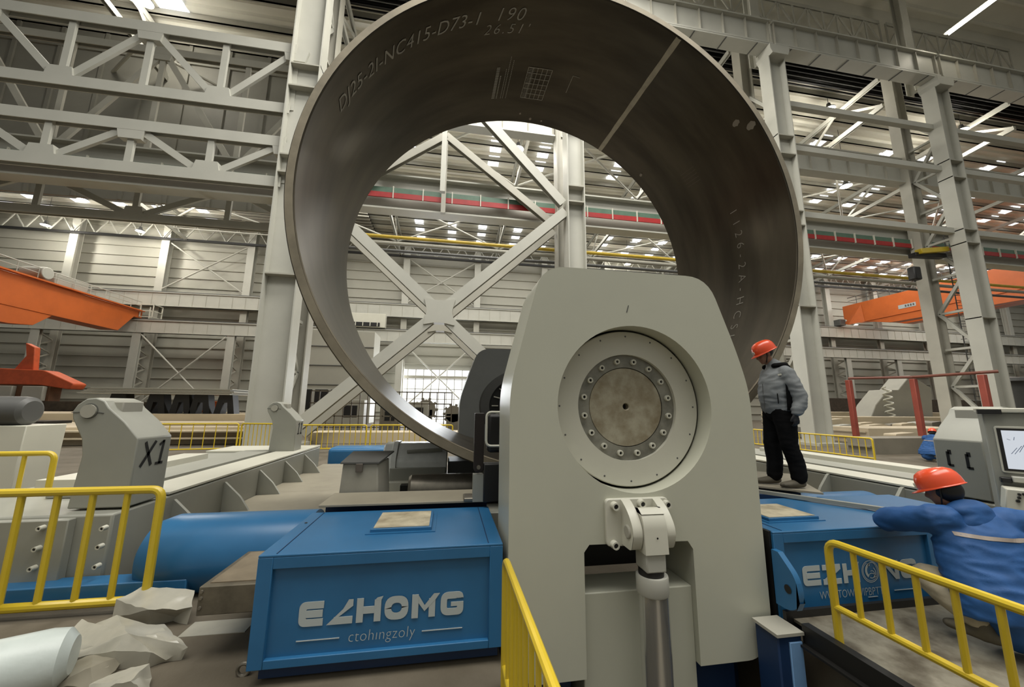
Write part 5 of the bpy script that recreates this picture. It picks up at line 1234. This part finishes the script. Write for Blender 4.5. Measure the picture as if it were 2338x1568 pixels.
for sg, fa in ((1, -.05), (-1, .08)):
    organic('boot', lambda bm: (limb(bm, [(L(fa-.02, .115*sg, .15), .052, .058), (L(fa-.02, .115*sg, .06), .05, .058)], l_), limb(bm, [(L(fa-.05, .115*sg, .045), .045, .04), (L(fa+.04, .12*sg, .045), .05, .045), (L(fa+.14, .125*sg, .036), .052, .034), (L(fa+.185, .125*sg, .032), .042, .028)], l_)), boot, .008, 2, p1)
    organic('glove', lambda bm: (limb(bm, [(L(-.03, .25*sg, .89), .042, .046), (L(-.02, .25*sg, .84), .036, .036)], l_), hand(bm, L(-.02, .25*sg, .85), (.05, 0, -1), -l_*sg+f_*.3, .0125)), mat('glove', (44, 44, 46), .85), .007, 1, p1)
helmet(p1, L(.10, 0, 1.615), hf, hu)
for sg in (1, -1):
    up_ = Vector(hu).normalized(); hl = up_.cross(Vector(hf)).normalized(); c = L(.115, 0, 1.575)
    b = MB(); b.path([c+hl*.083*sg+up_*.04, c+hl*.078*sg-up_*.03+Vector(hf)*.02, c+hl*.045*sg-up_*.1+Vector(hf)*.04], .005, 6); b.build('chin_strap', black, p1)
    q = c+Vector(hf)*.086+hl*.03*sg+up_*.012
    b = MB(); b.lathe([(0, -.006), (.009, -.003), (.011, .004)], tuple(q), 'y', 10); b.build('eye', black, p1)
def hairf(bm): up_ = Vector(hu).normalized(); ell(bm, L(.115, 0, 1.575)+up_*.02-Vector(hf)*.03, (.088, .08, .085), None, 3)
organic('hair', hairf, black, .012, 1, p1)

# ---- crouching worker
V = Vector
O2 = V((3.62, 2.15, PZ))
hd = W(2150, 1120, y=2.34)
pel = V((3.66, 2.08, .60)); ch_ = V((3.70, 2.20, .97)); nk = V((hd.x+.03, hd.y-.06, hd.z-.15))
ls = V((3.47, 2.30, 1.08)); rs = V((3.93, 2.12, 1.08)); le = V((3.46, 2.60, .99)); lw_ = V((3.74, 2.74, .945)); re = V((4.20, 2.28, .98)); rw_ = V((4.36, 2.55, 1.02))
lk = V((3.47, 2.40, .66)); la = V((3.47, 2.14, .475)); rk = V((3.98, 2.44, .72)); ra_ = V((3.70, 2.04, .475))
fh = V((-.52, .76, -.35)).normalized(); uh = V((-.1, .25, 1)); sd = (rs-ls).normalized()
lt = W(2215, 1478, y=2.02)
def body2(bm):
    limb(bm, [(pel, .14, .11), (pel.lerp(ch_, .5), .14, .10), (ch_, .17, .11), (nk-V((0, 0, .05)), .08, .07)], sd)
    limb(bm, [(nk-V((0, 0, .06)), .055, .055), (nk+V((0, .02, .05)), .05, .05)], sd)
    head_geo(bm, hd, fh, uh, .92)
    limb(bm, [(ls, .055, .055), (le, .042, .042), (lw_, .03, .03)], (0, 0, 1)); limb(bm, [(rs, .055, .055), (re, .042, .042), (rw_, .03, .03)], (0, 0, 1))
    limb(bm, [(ls, .06, .06), (ch_, .09, .09), (rs, .06, .06)], (0, 0, 1))
    hand(bm, lw_, (1, .25, -.1), (0, 0, -1)); hand(bm, rw_, (.4, 1, 0), (0, 0, -1))
    for (k_, a_, s_) in ((lk, la, -1), (rk, ra_, 1)):
        limb(bm, [(pel+sd*.09*s_, .09, .09), (k_, .062, .062), (a_, .045, .045)], sd)
        limb(bm, [(a_, .042, .042), (a_+V((0, .0, -.05)), .045, .035), (a_+V((-.02, .13, -.06)), .04, .025)], sd)
p2 = organic('person', body2, skin, .010, 2, org=O2)
tag(p2, 'person crouching in an orange helmet and blue hooded jacket, leaning on the right blue cover', 'person')
def jack2(bm):
    limb(bm, [(pel+V((-.03, -.04, -.05)), .31, .20), (pel+V((-.03, -.03, .03)), .30, .20), (pel.lerp(ch_, .45)+V((-.03, 0, 0)), .28, .19), (ch_, .27, .17), (ch_.lerp(nk, .55), .19, .13), (nk-V((0, 0, .02)), .10, .09)], sd, 28)
    limb(bm, [(ls+sd*.08, .10, .10), (ls, .098, .098), (ls.lerp(le, .5), .085, .088), (le, .085, .082), (le.lerp(lw_, .6), .066, .066), (lw_, .052, .052)], (0, 0, 1))
    limb(bm, [(rs-sd*.08, .10, .10), (rs, .098, .098), (rs.lerp(re, .5), .085, .088), (re, .082, .080), (re.lerp(rw_, .6), .066, .066), (rw_, .052, .052)], (0, 0, 1))
j2 = organic('jacket', jack2, jblue, .013, 2, p2, wrinkle=.012)
def hood2(bm):
    for (dx, dy, dz, rx_, ry_, rz_) in ((.04, -.11, -.115, .15, .09, .075), (.05, -.15, -.18, .16, .075, .085), (.05, -.16, -.24, .11, .06, .06), (-.09, -.02, -.165, .09, .10, .05), (.16, -.06, -.17, .11, .10, .06), (.0, .04, -.17, .12, .08, .05)):
        ell(bm, hd+V((dx, dy, dz)), (rx_, ry_, rz_), None, 3)
organic('hood', hood2, jblue, .012, 2, j2, wrinkle=.010)
def trous2(bm):
    limb(bm, [(pel+V((0, -.02, -.12)), .17, .14), (pel+V((0, 0, .0)), .16, .13)], sd)
    for (k_, a_, s_) in ((lk, la, -1), (rk, ra_, 1)):
        limb(bm, [(pel+sd*.1*s_-V((0, 0, .03)), .11, .11), (pel.lerp(k_, .6), .095, .095), (k_, .085, .085)], sd)
        limb(bm, [(k_, .082, .082), (k_.lerp(a_, .5), .08, .08), (a_+V((0, 0, .02)), .066, .066)], sd)
organic('trousers', trous2, beige, .013, 2, p2, wrinkle=.007)
for a_ in (la, ra_):
    organic('boot', lambda bm: (limb(bm, [(a_+V((0, 0, .03)), .058, .062), (a_+V((0, -.01, -.04)), .056, .062)], sd), limb(bm, [(a_+V((.01, -.06, -.045)), .048, .042), (a_+V((0, .0, -.045)), .054, .045), (a_+V((-.02, .10, -.052)), .056, .036), (a_+V((-.03, .16, -.06)), .045, .026)], sd)), boot, .009, 2, p2)
# reflective stripe across the back
bk = -V((-sd.y, sd.x, 0)); 
if bk.y > 0: bk = -bk
from mathutils.bvhtree import BVHTree
def skinstrip(tgt, rays, wid, off=.004):
    me = tgt.data; bv = BVHTree.FromPolygons([tuple(v.co+ORG[tgt]) for v in me.vertices], [tuple(p.vertices) for p in me.polygons])
    rows = []
    for (o_, d_) in rays:
        r2 = []
        for dz in (-wid/2, wid/2):
            h_ = bv.ray_cast(o_+V((0, 0, dz)), d_)
            r2.append(None if h_[0] is None else h_[0]-d_*off)
        if None not in r2: rows.append(r2)
    return [p for r2 in rows for p in r2], [(2*k, 2*k+2, 2*k+3, 2*k+1) for k in range(len(rows)-1)]
vs, fs = skinstrip(j2, [(ch_+sd*(-.22+.44*k/30)+bk*1.0+V((0, 0, .045)), -bk) for k in range(31)], .022)
b = MB(); b.add(vs, fs); b.build('reflective_stripe', mat('stripe_grey', (150, 138, 128), .5), j2, smooth=False)
helmet(p2, hd+V((0, 0, .038)), fh, uh, .93)
up_ = uh.normalized(); hl = up_.cross(fh).normalized()
for sg in (1, -1):
    b = MB(); b.path([hd+hl*.083*sg+up_*.04, hd+hl*.078*sg-up_*.04+fh*.02, hd+hl*.045*sg-up_*.1+fh*.04], .005, 6); b.build('chin_strap', black, p2)
organic('hair', lambda bm: ell(bm, hd+up_*.0-fh*.03, (.088, .085, .09), None, 3), black, .012, 1, p2)
# ---- distant worker behind the right pedestal
tgt = W(2128, 982, y=10.4)
p3 = copy_tree(p2, None, None, 'person far back with only a red helmet showing beside the marked right pedestal')
rz = Matrix.Rotation(-1.5, 3, 'Z'); p3.rotation_euler.z = -1.5
off = rz @ (hd-O2); p3.location = (tgt.x-off.x, tgt.y-off.y, FZ)
